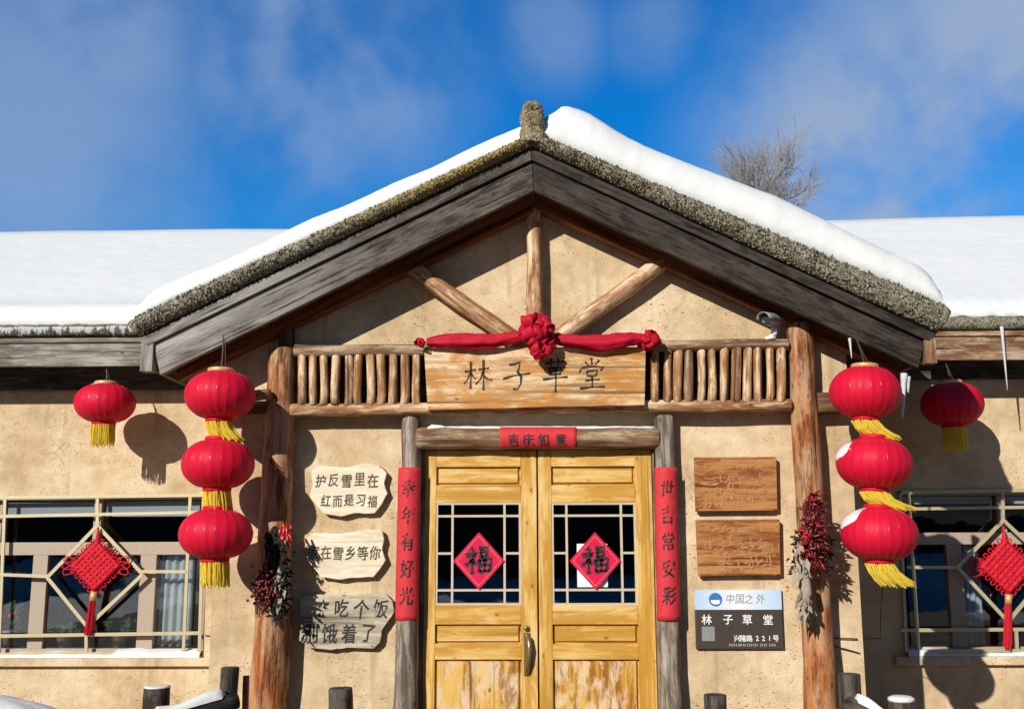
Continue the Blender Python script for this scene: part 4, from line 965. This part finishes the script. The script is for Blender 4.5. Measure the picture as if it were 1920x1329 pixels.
slab('wooden_sign', [(570, 1012), (588, 998), (640, 1000), (690, 992), (716, 994), (721, 1012), (716, 1030), (723, 1050), (712, 1066), (700, 1082), (668, 1082), (640, 1086), (602, 1082), (588, 1064), (574, 1050), (580, 1030)], 6.945, .035, M['cream_board'],
     'cream ragged wooden sign with a single line of six characters, left of the doors', [('家在雪乡等你', (588, 703), 1037, .076)], M['faded_ink'])
slab('wooden_sign', [(562, 1116), (600, 1114), (660, 1116), (724, 1113), (736, 1126), (739, 1146), (728, 1164), (716, 1182), (712, 1204), (700, 1216), (650, 1214), (620, 1218), (580, 1214), (560, 1200), (564, 1160)], 6.945, .035, M['tan_slab'],
     'weathered tan wooden sign with two lines of four characters, lowest left of the doors', [('来吃个饭', (604, 714), 1141, .10), ('别饿着了', (582, 690), 1187, .10)], M['ink'])

# plaques right of the doors
def plaque(u0, v0, u1, v1, label, skew, seed):
    ya = 6.94; c = at((u0 + u1) / 2, (v0 + v1) / 2, ya); t = thing('carved_plaque', c, label, 'plaque', 'carved brown plaques right of the doors')
    p = [XZ(u0, v0 + 1, ya), XZ(u1 - 2, v0, ya), XZ(u1, v1 - 4, ya), XZ(u0 + skew, v1, ya)]
    MB().prism(p, ya, ya + .035, along=(1, 0, 0)).build('board', M['plaque'], t, bevel=.004)
    r = random.Random(seed); mb = MB()
    for row, (f, h, n) in enumerate(((.16, .05, 9), (.44, .07, 13), (.62, .035, 17), (.76, .04, 15), (.88, .03, 12))):
        for i in range(n):
            if r.random() < .18: continue
            u = u0 + 16 + (u1 - u0 - 32) * (i + .5) / n; v = v0 + (v1 - v0) * f; q = at(u, v, ya); s = h * (.8 + .4 * r.random())
            for b in range(3):
                a = r.choice((0, 0, math.pi / 2, .7)); d = Vector((math.cos(a), 0, math.sin(a))) * s * .5; o = Vector((r.uniform(-.3, .3), 0, r.uniform(-.4, .4))) * s
                mb.bar(q + o - d * .8 + Vector((0, -.0005 - .0004 * b, 0)), q + o + d * .8 + Vector((0, -.0005 - .0004 * b, 0)), .006, .002)
    mb.build('carving', M['carve'], t)
    for f in (.03, .97): MB().bar(at(u0 + 8, v0 + (v1 - v0) * f, ya - .0015), at(u1 - 8, v0 + (v1 - v0) * f - 1, ya - .0015), .01, .004).build('moulding', M['plaque'], t)
plaque(1302, 856, 1458, 959, 'orange brown carved wooden plaque, the upper of two right of the doors', 3, 2)
plaque(1305, 973, 1464, 1080, 'orange brown carved wooden plaque, just above the blue and brown placard', 5, 9)
def placard():
    ya = 6.97; c = at(1386, 1160, ya); t = thing('printed_placard', c, 'flat placard with a pale blue top band and white characters on dark brown', 'placard')
    x0, x1 = X(1304, 1160, ya), X(1467, 1160, ya); z0, z1, zm = Z(1386, 1216, ya), Z(1386, 1105, ya), Z(1386, 1142.5, ya)
    MB().box(x0, x1, ya, ya + .028, z0, zm).build('panel', M['placard'], t, bevel=.002)
    mb = MB(); P = [(x0, ya, zm + .0005), (x1, ya, zm + .0005), (x1, ya, z1), (x0, ya, z1), (x0, ya + .028, zm + .0005), (x1, ya + .028, zm + .0005), (x1, ya + .028, z1), (x0, ya + .028, z1)]
    mb.add(P, [(0, 1, 2, 3), (5, 4, 7, 6), (3, 2, 6, 7), (0, 3, 7, 4), (1, 5, 6, 2), (0, 4, 5, 1)], [[(0, 0), (1, 0), (1, 1), (0, 1)]] * 6); mb.build('top_band', M['banner'], t)
    lc = at(1341.5, 1123.5, ya); mb = MB(); R_ = .042
    mb.lathe((lc.x, ya, lc.z), [(R_, 0), (R_, .002)], 28, axis=Vector((0, -1, 0))); mb.build('emblem', M['blue'], t)
    mb = MB(); mb.prism([(lc.x - .031, lc.z - .003), (lc.x + .031, lc.z - .003), (lc.x + .022, lc.z - .012), (lc.x + .03, lc.z - .02), (lc.x + .012, lc.z - .029), (lc.x - .012, lc.z - .029), (lc.x - .028, lc.z - .018)], ya - .0035, ya - .002); mb.build('emblem_wave', M['white_paper'], t)
    mb = MB()
    for ch, u in zip('中国之外', (1369, 1387, 1404, 1426)): letter(mb, ch, at(u, 1122, ya), .06, .002, .002, 1.1, .15)
    mb.build('lettering', M['grey_metal'], t)
    mb = MB()
    for ch, u in zip('林子草堂', (1325, 1365, 1401, 1440)): letter(mb, ch, at(u, 1161, ya), .066, .002, .01)
    for i, ch in enumerate('兴隆路221号'): letter(mb, ch, at(1382 + i * 11.6 + (3 if i > 2 else 0), 1196, ya), .042, .002, .012)
    mb.build('lettering', M['white_paper'], t)
    mb = MB(); r = random.Random(3)
    for a, b in ((1368, 1381), (1385, 1398), (1402, 1422), (1426, 1440), (1443, 1455)):
        u = a
        while u < b: mb.bar(at(u, 1206, ya - .001), at(u, 1211, ya - .001), .006, .002); u += r.uniform(2.6, 4)
    mb.build('small_print', M['husk'], t)
    MB().box(X(1316, 1190, ya), X(1340, 1190, ya), ya - .0025, ya - .0005, Z(1328, 1201, ya), Z(1328, 1174, ya)).build('blank_square', M['grey_metal'], t)
placard()

# ------------------------------------------------------------------ lanterns
def lantern(c, R_, H_, label, group, cord_top=None, wind=0., tass=.13, snowdir=None, tilt=(0, 0), seed=0, big=True, gold_collar=True, tcap=1.0):
    """c = centre of the red body"""
    c = Vector(c); t = thing('red_lantern', c, label, 'lantern', group); r = random.Random(seed)
    ax = Vector((tilt[0], tilt[1], 1)).normalized(); q = Vector((0, 0, 1)).rotation_difference(ax)
    n = 22; prof = []
    for i in range(25):
        a = math.pi * (i / 24) * .86 + math.pi * .07; prof.append((R_ * math.sin(a) ** .86, -H_ * math.cos(a) / math.cos(math.pi * .07) * .97))
    ribs = 22; seg = ribs * 6
    sags = [r.uniform(.7, 1.3) for _ in range(ribs)]
    def rf(a, tt):
        k = (a / (2 * math.pi) * ribs + seed * .37) % ribs; f = abs((k % 1) - .5) * 2
        return 1 - .015 * f ** 1.5 * sags[int(k) % ribs] * math.sin(math.pi * tt)
    mb = MB(); mb.smooth = True; mb.lathe(c, prof, seg, rf, ax); mb.build('body', M['red_fabric'], t, loc=c)
    mb = MB(); mb.smooth = True
    for k in range(ribs):
        a = 2 * math.pi * (k + .5 - seed * .37) / ribs
        mb.tube([c + q @ Vector(((pr + .0008) * .987 * math.cos(a), (pr + .0008) * .987 * math.sin(a), ph)) for pr, ph in prof[2:-2]], .0024, 5)
    mb.build('ribs', M['rib'], t, loc=c)
    mb = MB(); mb.smooth = True; cr = R_ * .39
    mb.lathe(c + ax * H_ * .90, [(cr * .9, 0), (cr * 1.0, .006), (cr * 1.0, .024), (cr * .92, .03), (cr * .3, .032)], 28, None, ax); mb.build('top_cap', M['gold'] if gold_collar else M['red_fabric'], t, loc=c)
    mb = MB(); mb.smooth = True; mb.lathe(c - ax * (H_ * .90 + .03), [(cr * .3, 0), (cr * .95, .003), (cr * 1.0, .008), (cr * 1.0, .026), (cr * .95, .03)], 28, None, ax); mb.build('base_cap', M['red_fabric'], t, loc=c)
    # fringe of threads
    mb = MB(); b0 = c - ax * (H_ * .90 + .028)
    wv = Vector((wind, 0, 0))
    for k in range(110):
        a = 2 * math.pi * k / 110 + r.uniform(-.03, .03); rr = cr * r.uniform(.72, .98); p = b0 + q @ Vector((rr * math.cos(a), rr * math.sin(a), 0)); ln = tass * r.uniform(.8, 1.05)
        ww = wind * (.8 + .5 * r.random() * (.5 + .5 * math.cos(a)))
        pts = [p + Vector((ww * s ** 1.4 * tass + r.uniform(-.004, .004), r.uniform(-.004, .004), -ln * s * (1 - .35 * abs(wind) * s))) for s in (0, .35, .7, 1)]
        mb.tube(pts, [.004, .0042, .004, .0028], 4)
    mb.build('tassel', M['yellow'], t, loc=c)
    if cord_top is not None:
        mb = MB(); ct = Vector(cord_top); p0 = c + ax * (H_ * .9 + .03)
        mb.tube([p0, p0.lerp(ct, .5) + Vector((.003, 0, 0)), ct], .0055, 6); mb.tube([p0 + Vector((.025, 0, 0)), ct + Vector((.012, .0, -.03))], .003, 5); mb.build('cord', M['wire'], t, loc=c)
    if snowdir:
        sd = Vector(snowdir).normalized(); mb = MB(); mb.smooth = True; e = sd.cross(Vector((0, 1, 0))).normalized(); g = sd.cross(e); P = []
        for i in range(9):
            row = []; th = (8 - i) / 8 * snow_ang
            for k in range(25):
                a = 2 * math.pi * k / 24; d = sd * math.cos(th) + (e * math.cos(a) * 1.0 + g * math.sin(a) * 1.2) * math.sin(th) * (1 + .2 * mnoise.noise(Vector((math.cos(a) * 2, math.sin(a) * 2, seed))))
                d.normalize(); s = 1.0 + .05 * math.cos(th / snow_ang * math.pi / 2) ** .6 - (.03 if i == 0 else 0)
                row.append(c + Vector((d.x * R_ * s, d.y * R_ * s, d.z * H_ * s)))
            P.append(row)
        mb.grid(P).build('snow_cap', M['snow'], t, loc=c)
    return t
snow_ang = .5
YL = 6.55
def lan(u, v, rx, ry, Y, **kw):
    c = at(u, v, Y); s = (at(u + rx, v, Y) - c).length; h = (at(u, v - ry, Y) - c).length
    return lantern(c, s, h, **kw)
g1 = 'lanterns strung at the left of the porch'; g2 = 'lanterns strung at the right of the porch'
lan(413, 741, 65, 46, YL, label='topmost red lantern of the left porch string, hanging below the barge board', group=g1, cord_top=at(419, 628, YL), wind=.45, tass=.15, seed=1)
lan(409, 870, 67, 47, YL, label='middle red lantern of the left porch string', group=g1, cord_top=None, wind=.12, tass=.15, seed=2, gold_collar=False)
lan(405, 1001, 68, 48, YL, label='lowest red lantern of the left porch string, beside the window', group=g1, wind=.05, tass=.15, seed=3, gold_collar=False)
lan(1622, 736, 66, 49, YL, label='topmost red lantern of the right porch string, without snow', group=g2, cord_top=at(1606, 636, YL), wind=.75, tass=.16, tilt=(.05, 0), seed=4)
snow_ang = .62
lan(1639, 869, 70, 49, YL, label='middle red lantern of the right porch string with a streak of snow', group=g2, wind=.85, tass=.16, snowdir=(-.85, .12, .75), tilt=(.06, 0), seed=5, gold_collar=False)
lan(1649, 1001, 71, 51, YL, label='lowest red lantern of the right porch string with snow on its shoulder', group=g2, wind=.6, tass=.17, snowdir=(-.8, .15, .8), tilt=(.03, 0), seed=6, gold_collar=False)
snow_ang = .42
YLW = YE - .02
lan(197, 756, 55, 37, YLW, label='single smaller red lantern hanging from the left wing eave', group='lanterns hung from the wing eaves', cord_top=at(200, 690, YLW + .03), wind=.0, tass=.16, seed=7, snowdir=(-.35, 0, 1))
lan(1785, 758, 57, 41, YLW, label='single smaller red lantern hanging in shade from the right wing eave, snow on top', group='lanterns hung from the wing eaves', cord_top=at(1774, 682, YLW + .03), wind=.05, tass=.17, seed=8, snowdir=(-.1, 0, 1))

# ------------------------------------------------------------------ chinese knots on the window grilles
def knot(u, v, Y, s, label, tassel_end):
    c = at(u, v, Y); t = thing('knot_ornament', c, label, 'ornament', 'red knot ornaments on the wing windows')
    mb = MB(); n = 17; P = []
    mb.smooth = True
    for i in range(n):
        row = []
        for j in range(n):
            a = (i / (n - 1) - .5) * 2; b = (j / (n - 1) - .5) * 2; x = (a + b) * .5 * s; z = (a - b) * .5 * s
            edge = max(abs(a), abs(b)); y = -.022 * (1 - edge ** 4) - .006 * (math.sin(i * math.pi / 2) * math.sin(j * math.pi / 2)) * (1 - edge)
            row.append(c + Vector((x, y, z)))
        P.append(row)
    for i in range(8):
        f = (i + .5) / 8 * 2 - 1
        mb.tube([c + Vector(((f + b) * .5 * s, -.016 - .006 * math.sin(k * 3.1 + i), (f - b) * .5 * s)) for k, b in enumerate([-1 + 2 * q / 10 for q in range(11)])], .0205 * s / .2, 6)
        mb.tube([c + Vector(((b + f) * .5 * s, -.016 + .006 * math.sin(k * 3.1 + i), (b - f) * .5 * s)) for k, b in enumerate([-1 + 2 * q / 10 for q in range(11)])], .0205 * s / .2, 6)
    mb.grid(P); mb.build('knot', M['red_knot'], t)
    mb = MB(); mb.smooth = True
    def loop(p, d, ln, wd):
        d = d.normalized(); e = Vector((-d.z, 0, d.x)); pts = [p + d * ln * (.5 - .5 * math.cos(a)) + e * wd * math.sin(a) for a in [2 * math.pi * k / 14 for k in range(15)]]; mb.tube(pts, .0055, 5)
    for sx, sz in ((1, 1), (1, -1), (-1, 1), (-1, -1)):
        for f in (.12, .3, .48, .66, .84): loop(c + Vector((sx * s * f, -.01, sz * s * (1 - f))), Vector((sx, 0, sz)), .035 * s / .2, .016)
    for sx in (1, -1):
        for a in (-.5, 0, .5): loop(c + Vector((sx * s * .86, -.01, a * .03)), Vector((sx, 0, a)), .10 * s / .2, .028)
    mb.build('loop', M['red_knot'], t)
    mb = MB(); mb.tube([c + Vector((0, -.01, s * .95)), c + Vector((.002, -.012, s * 1.2)), c + Vector((0, -.01, s * 1.5))], [.02, .016, .006], 8); mb.build('hanger', M['red_knot'], t)
    mb = MB(); b = c + Vector((0, -.01, -s)); mb.smooth = True; mb.tube([b, b + Vector((-.01, 0, -.07))], [.026, .026], 12); mb.build('bead', M['gold'], t)
    r = random.Random(4); mb = MB(); p0 = b + Vector((-.01, 0, -.07)); p1 = at(*tassel_end, Y)
    for k in range(46):
        a = r.uniform(0, 6.28); rr = .026 * math.sqrt(r.random()); o = Vector((rr * math.cos(a), rr * math.sin(a), 0)); mb.tube([p0 + o * .8, p0.lerp(p1, .5) + o, p1 + o * 1.2 + Vector((0, 0, r.uniform(-.02, .03)))], .0045, 4)
    mb.build('tassel', M['red_knot'], t)
knot(181, 1060, YW - .045, .195, 'red knotted ornament with tassel on the left wing window grille', (166, 1186))
knot(1886, 1062, YW - .045, .205, 'red knotted ornament with tassel on the right wing window grille', (1890, 1212))

# ------------------------------------------------------------------ chilli and corn bunches on the porch posts
def chilli(mb, p, d, ln, r0):
    d = d.normalized(); e = d.cross(Vector((.3, .8, .2))).normalized(); pts = [p + d * ln * s + e * ln * .22 * s * s for s in (0, .3, .65, 1)]; mb.tube(pts, [r0 * .7, r0, r0 * .7, r0 * .1], 6)
def bunch(side):
    r = random.Random(20 + side)
    if side == 0:
        t = thing('dried_bunch', at(520, 1060, 6.66), 'dark bunch of dried chillies, berries and leaves hanging on the left porch post', 'dried bunch', 'dried bunches tied to the porch posts')
        mb = MB(); mb.smooth = True
        for k in range(150):
            u = r.gauss(499, 12); v = r.gauss(1102, 19); mb.ball(at(u, v, 6.74 + r.uniform(-.05, .03)), r.uniform(.009, .014), seg=7, rings=5)
        mb.build('berries', M['chilli'], t)
        mb = MB(); mb.smooth = True
        for k in range(26): chilli(mb, at(r.gauss(534, 6), r.gauss(994, 7), 6.75 + r.uniform(-.04, .03)), Vector((r.uniform(-.6, .6), -.3, -1)), r.uniform(.04, .07), .009)
        mb.build('chillies', M['chilli_bright'], t)
        mb = MB()
        for k in range(520):
            u = r.gauss(523, 7); v = r.triangular(990, 1165, 1090); p = at(u, v, 6.76 + r.uniform(-.06, .05)); d = Vector((r.uniform(-1, 1), r.uniform(-.6, .2), r.uniform(-1.4, .3))).normalized(); e = d.cross(Vector((r.uniform(-1, 1), 1, 0))).normalized() * r.uniform(.006, .012); ln = r.uniform(.03, .07)
            mb.add([p, p + d * ln * .5 + e, p + d * ln, p + d * ln * .5 - e], [(0, 1, 2, 3)])
        for k in range(120):
            u = r.gauss(517, 9); v = r.uniform(985, 1080); p = at(u, v, 6.78); d = Vector((r.uniform(-.5, .5), -.3, -1)); mb.tube([p, p + d * .05], [.01, .004], 5)
        mb.build('leaves', M['dark_leaf'], t)
        mb = MB()
        for k in range(20):
            u = r.gauss(528, 4); v = 1062 + 3.6 * k; p = at(u, v, 6.72); d = Vector((r.uniform(-.4, .3), -.4, -1)).normalized(); e = Vector((r.uniform(.007, .015), 0, 0)); mb.add([p - e, p + e, p + d * .07 + e * .3, p + d * .07 - e * .3], [(0, 1, 2, 3)])
        mb.add([at(530, 1008, 6.72), at(536, 1008, 6.72), at(535, 1020, 6.70), at(531, 1020, 6.70)], [(0, 1, 2, 3)])
        mb.build('husk', M['husk'], t)
    else:
        t = thing('dried_bunch', at(1520, 1040, 6.66), 'dark red bunch of dried chillies above pale husks on the right porch post', 'dried bunch', 'dried bunches tied to the porch posts')
        mb = MB(); mb.smooth = True; mb2 = MB(); mb2.smooth = True
        for k in range(330):
            v = r.uniform(925, 1058); wd = 7 + 13 * min(1, (v - 920) / 60); u = 1522 + r.gauss(0, wd * .55) + (v - 990) * -.03
            p = at(u, v, 6.69 + r.uniform(-.08, .0)); d = Vector((r.uniform(-1, 1), r.uniform(-.8, 0), r.uniform(-1.2, .2))); chilli(mb2 if r.random() < .08 or (u < 1509 and v > 990 and v < 1025) else mb, p, d, r.uniform(.04, .065), r.uniform(.007, .010))
        mb.build('dark_chillies', M['chilli'], t); mb2.build('bright_chillies', M['chilli_bright'], t)
        mb = MB()
        for k in range(85):
            v = r.uniform(1015, 1160); u = 1498 + (v - 1010) * .09 + r.gauss(0, 5.5); p = at(u, v, 6.66 + r.uniform(-.06, .04)); d = Vector((r.uniform(-.7, .7), r.uniform(-.5, 0), -1)).normalized(); e = d.cross(Vector((r.uniform(-.5, .5), 1, 0))).normalized() * r.uniform(.008, .018); ln = r.uniform(.05, .10)
            mb.add([p, p + d * ln * .45 + e, p + d * ln, p + d * ln * .45 - e], [(0, 1, 2, 3)])
        mb.smooth = True; mb.tube([at(1512, 1085, 6.64), at(1512, 1110, 6.63), at(1506, 1140, 6.65)], [.02, .036, .012], 10); mb.build('husk', M['husk'], t)
        mb = MB()
        for k in range(120):
            v = r.uniform(1000, 1075); u = r.choice((1492, 1552)) + r.gauss(0, 5); p = at(u, v, 6.72 + r.uniform(-.05, .02)); d = Vector((r.uniform(-1, 1), -.3, r.uniform(-1, .4))).normalized(); e = d.cross(Vector((0, 1, 0))).normalized() * .008; mb.add([p, p + d * .02 + e, p + d * .045, p + d * .02 - e], [(0, 1, 2, 3)])
        mb.build('leaves', M['dark_leaf'], t)
bunch(0); bunch(1)

# ------------------------------------------------------------------ security camera
def cctv():
    p = at(1446, 600, 6.80); t = thing('security_camera', at(1445, 634, 6.84), 'small grey bullet security camera standing on the right railing of the porch frieze', 'camera')
    d = Vector((-.62, -.76, -.10)).normalized(); mb = MB(); mb.smooth = True
    mb.lathe(p + d * .07, [(.038, 0), (.041, .012), (.041, .15), (.034, .16)], 24, None, -d); mb.build('housing', M['grey_metal'], t)
    mb = MB(); mb.lathe(p + d * .071, [(.0375, 0), (.036, .006), (.026, .008), (.018, .004)], 24, None, d); mb.build('lens', M['black'], t)
    e = d.cross(Vector((0, 0, 1))).normalized(); up = e.cross(d); mb = MB(); mb.smooth = True
    mb.grid([[p + d * q + (e * math.cos(a) + up * math.sin(a)) * .047 for a in [math.pi * k / 12 for k in range(13)]] for q in (.115, .05, -.05, -.13)])
    o = mb.build('hood', M['grey_metal'], t); sm = o.modifiers.new('t', 'SOLIDIFY'); sm.thickness = .005
    mb = MB(); mb.smooth = True; mb.tube([p - d * .03 - up * .045, p - d * .03 - up * .08, at(1444, 634, 6.85)], [.02, .022, .018], 10); mb.lathe(at(1444, 637, 6.85), [(.034, 0), (.034, .018)], 16); mb.build('bracket', M['white_metal'], t)
cctv()

# ------------------------------------------------------------------ icicles and wires
def icicle(u0, v0, u1, v1, Y, r0, label, seed):
    a, b = at(u0, v0, Y), at(u1, v1, Y); n = 9; mb = MB(); mb.smooth = True
    mb.tube([a.lerp(b, i / n) for i in range(n + 1)], [r0 * (1 - (i / n) * .75) * (1 + .2 * mnoise.noise(Vector((i * .8, seed, 0)))) for i in range(n + 1)], 9)
    o = mb.build('icicle', M['ice'], loc=a); tag(o, label, 'icicle', 'icicles under the eaves')
icicle(1695, 700, 1692, 784, 6.66, .022, 'stout pale icicle beside the top lantern of the right string', 1)
icicle(1703, 706, 1703, 736, 6.67, .016, 'short stub icicle by the end of the right barge board', 2)
icicle(1878, 612, 1889, 731, YE - .07, .013, 'long thin icicle hanging from the right wing eave', 3)
icicle(1593, 634, 1597, 672, 6.63, .010, 'thin icicle above the top right porch lantern', 4)
def wire(name, pts, label, r=.004):
    mb = MB(); mb.smooth = True; mb.tube([at(*p) for p in pts], r, 6); tag(mb.build(name, M['wire'], loc=at(*pts[0])), label, 'cable')
wire('cable', [(385, 1191, YW - .01), (430, 1193, YW - .02), (482, 1192, 6.98)], 'thin dark cable between the left window and the left porch post')
wire('cable', [(1552, 1195, 6.98), (1606, 1197, 6.98), (1652, 1196, YW - .02)], 'straight thin cable from the right porch post to the wing wall')
wire('cable', [(1552, 1208, 6.98), (1585, 1216, 6.98), (1612, 1224, 6.99)], 'sagging thin cable right of the right porch post')
wire('cable', [(1655, 1090, 6.9), (1652, 1140, 7.4), (1650, 1190, 8.0)], 'hanging thread below the right lantern string', .003)

# ------------------------------------------------------------------ low posts and snowy handrails in front
def post(u, v, w_, Y, label, snowh=.012, m='stake', lean=0.):
    top = at(u, v, Y); r0 = w_ / 2 / FPX * Y; t = thing('log_stake', (top.x, Y, 0), label, 'post', 'dark log stakes before the porch')
    MB().log((top.x - lean, Y, -.05), top, r0 * 1.05, r0, seed=u, bump=.07).build('stake', M[m], t)
    if snowh:
        mb = MB(); mb.smooth = True; mb.lathe(top, [(r0 * 1.02, -.004), (r0 * 1.0, snowh * .6), (r0 * .7, snowh), (r0 * .1, snowh * 1.1)], 18); mb.build('snow_cap', M['snow'], t)
    return t
post(295, 1287, 46, 6.45, 'dark log stake below the left wing window', .006)
post(638, 1289, 44, 6.2, 'short dark log stake left of the doors', 0)
post(1340, 1301, 40, 6.2, 'short dark log stake right of the doors', 0)
post(1690, 1312, 46, 5.9, 'dark log stake with snow on top below the right wing window', .022)
post(462, 1266, 12, 6.5, 'thin reddish stake beside the left porch post', 0, 'red_log')
def handrail(u, v, w_, Y, pts, label, side):
    top = at(u, v, Y); t = thing('handrail', (top.x, Y, 0), label, 'handrail', 'snowy handrails beside the steps')
    r0 = w_ / 2 / FPX * Y; MB().log((top.x, Y, -.05), top, r0 * 1.05, r0, seed=u).build('post', M['stake'], t)
    a, b = at(*pts[0]), at(*pts[1]); MB().log(a, b, .045, .045, seed=u + 3).build('rail', M['stake'], t)
    b2 = b.copy(); MB().log((b2.x, b2.y, -.05), b2, .05, seed=u + 5).build('post', M['stake'], t)
    mb = MB(); mb.smooth = True; P = []; d = (b - a)
    for i in range(20):
        s = .16 + .84 * i / 19; q = a.lerp(b, s); h = .048 * (1 - .6 * math.cos(s * 9) * .4) * (.3 if i in (0, 19) else 1); row = []
        for k in range(9):
            an = math.pi * k / 8; row.append((q.x + .0, q.y + .05 * math.cos(an), q.z + .035 + h * math.sin(an)))
        P.append(row)
    mb.grid(P).build('rail_snow', M['snow'], t)
handrail(431, 1250, 33, 6.35, [(446, 1312, 6.3), (285, 1358, 6.05)], 'dark log handrail with a snow covered rail left of the porch', 0)
handrail(1592, 1262, 38, 6.35, [(1588, 1318, 6.3), (1700, 1376, 6.05)], 'dark log handrail with a snow covered rail right of the porch', 1)

# ------------------------------------------------------------------ bare tree behind the roof
def tree():
    Y = 19.; r = random.Random(11); base = at(1440, 620, Y); base.z = 0; t = thing('bare_tree', base, 'leafless grey tree rising behind the right slope of the snowy roof', 'tree')
    tr = MB(); tr.smooth = True; br = MB()
    fork = at(1428, 520, Y); tr.tube([base, base.lerp(fork, .5) + Vector((.1, 0, 0)), fork], [.2, .14, .09], 8)
    cnt = [0]
    def grow(p, d, ln, rad, lev):
        pts = [p]; q = p; dd = d.copy(); n = 4
        for i in range(n):
            dd = (dd + Vector((r.gauss(0, .13), r.gauss(0, .13), r.gauss(.03, .08)))).normalized(); q = q + dd * ln / n; pts.append(q)
        (br if lev else tr).tube(pts, [rad * (1 - .5 * i / n) for i in range(n + 1)], 5 if lev < 2 else 3, caps=False)
        if lev >= 5 or cnt[0] > 9000: return
        cnt[0] += 1
        k = (7, 7, 6, 4, 3)[lev]
        for i in range(k):
            s = r.uniform(.25, 1.0); j = min(int(s * n), n - 1); b = pts[j].lerp(pts[j + 1], s * n - j); e = Vector((r.gauss(0, 1), r.gauss(0, 1), r.gauss(.25, .6))).normalized()
            grow(b, (dd * 1.0 + e * .75).normalized(), ln * r.uniform(.5, .72), rad * .52, lev + 1)
    for (u, v, k) in ((1340, 318, 1.0), (1372, 285, 1.0), (1410, 268, 1.1), (1445, 290, 1.0), (1490, 350, .9), (1530, 400, .8), (1380, 320, .9)):
        g = at(u, v, Y + r.uniform(-.6, .6)); d = (g - fork); grow(fork + Vector((r.uniform(-.05, .05), 0, 0)), d.normalized(), d.length * .62, .032, 1)
    tr.build('trunk', M['twig'], t); br.build('branches', M['twig'], t)
tree()
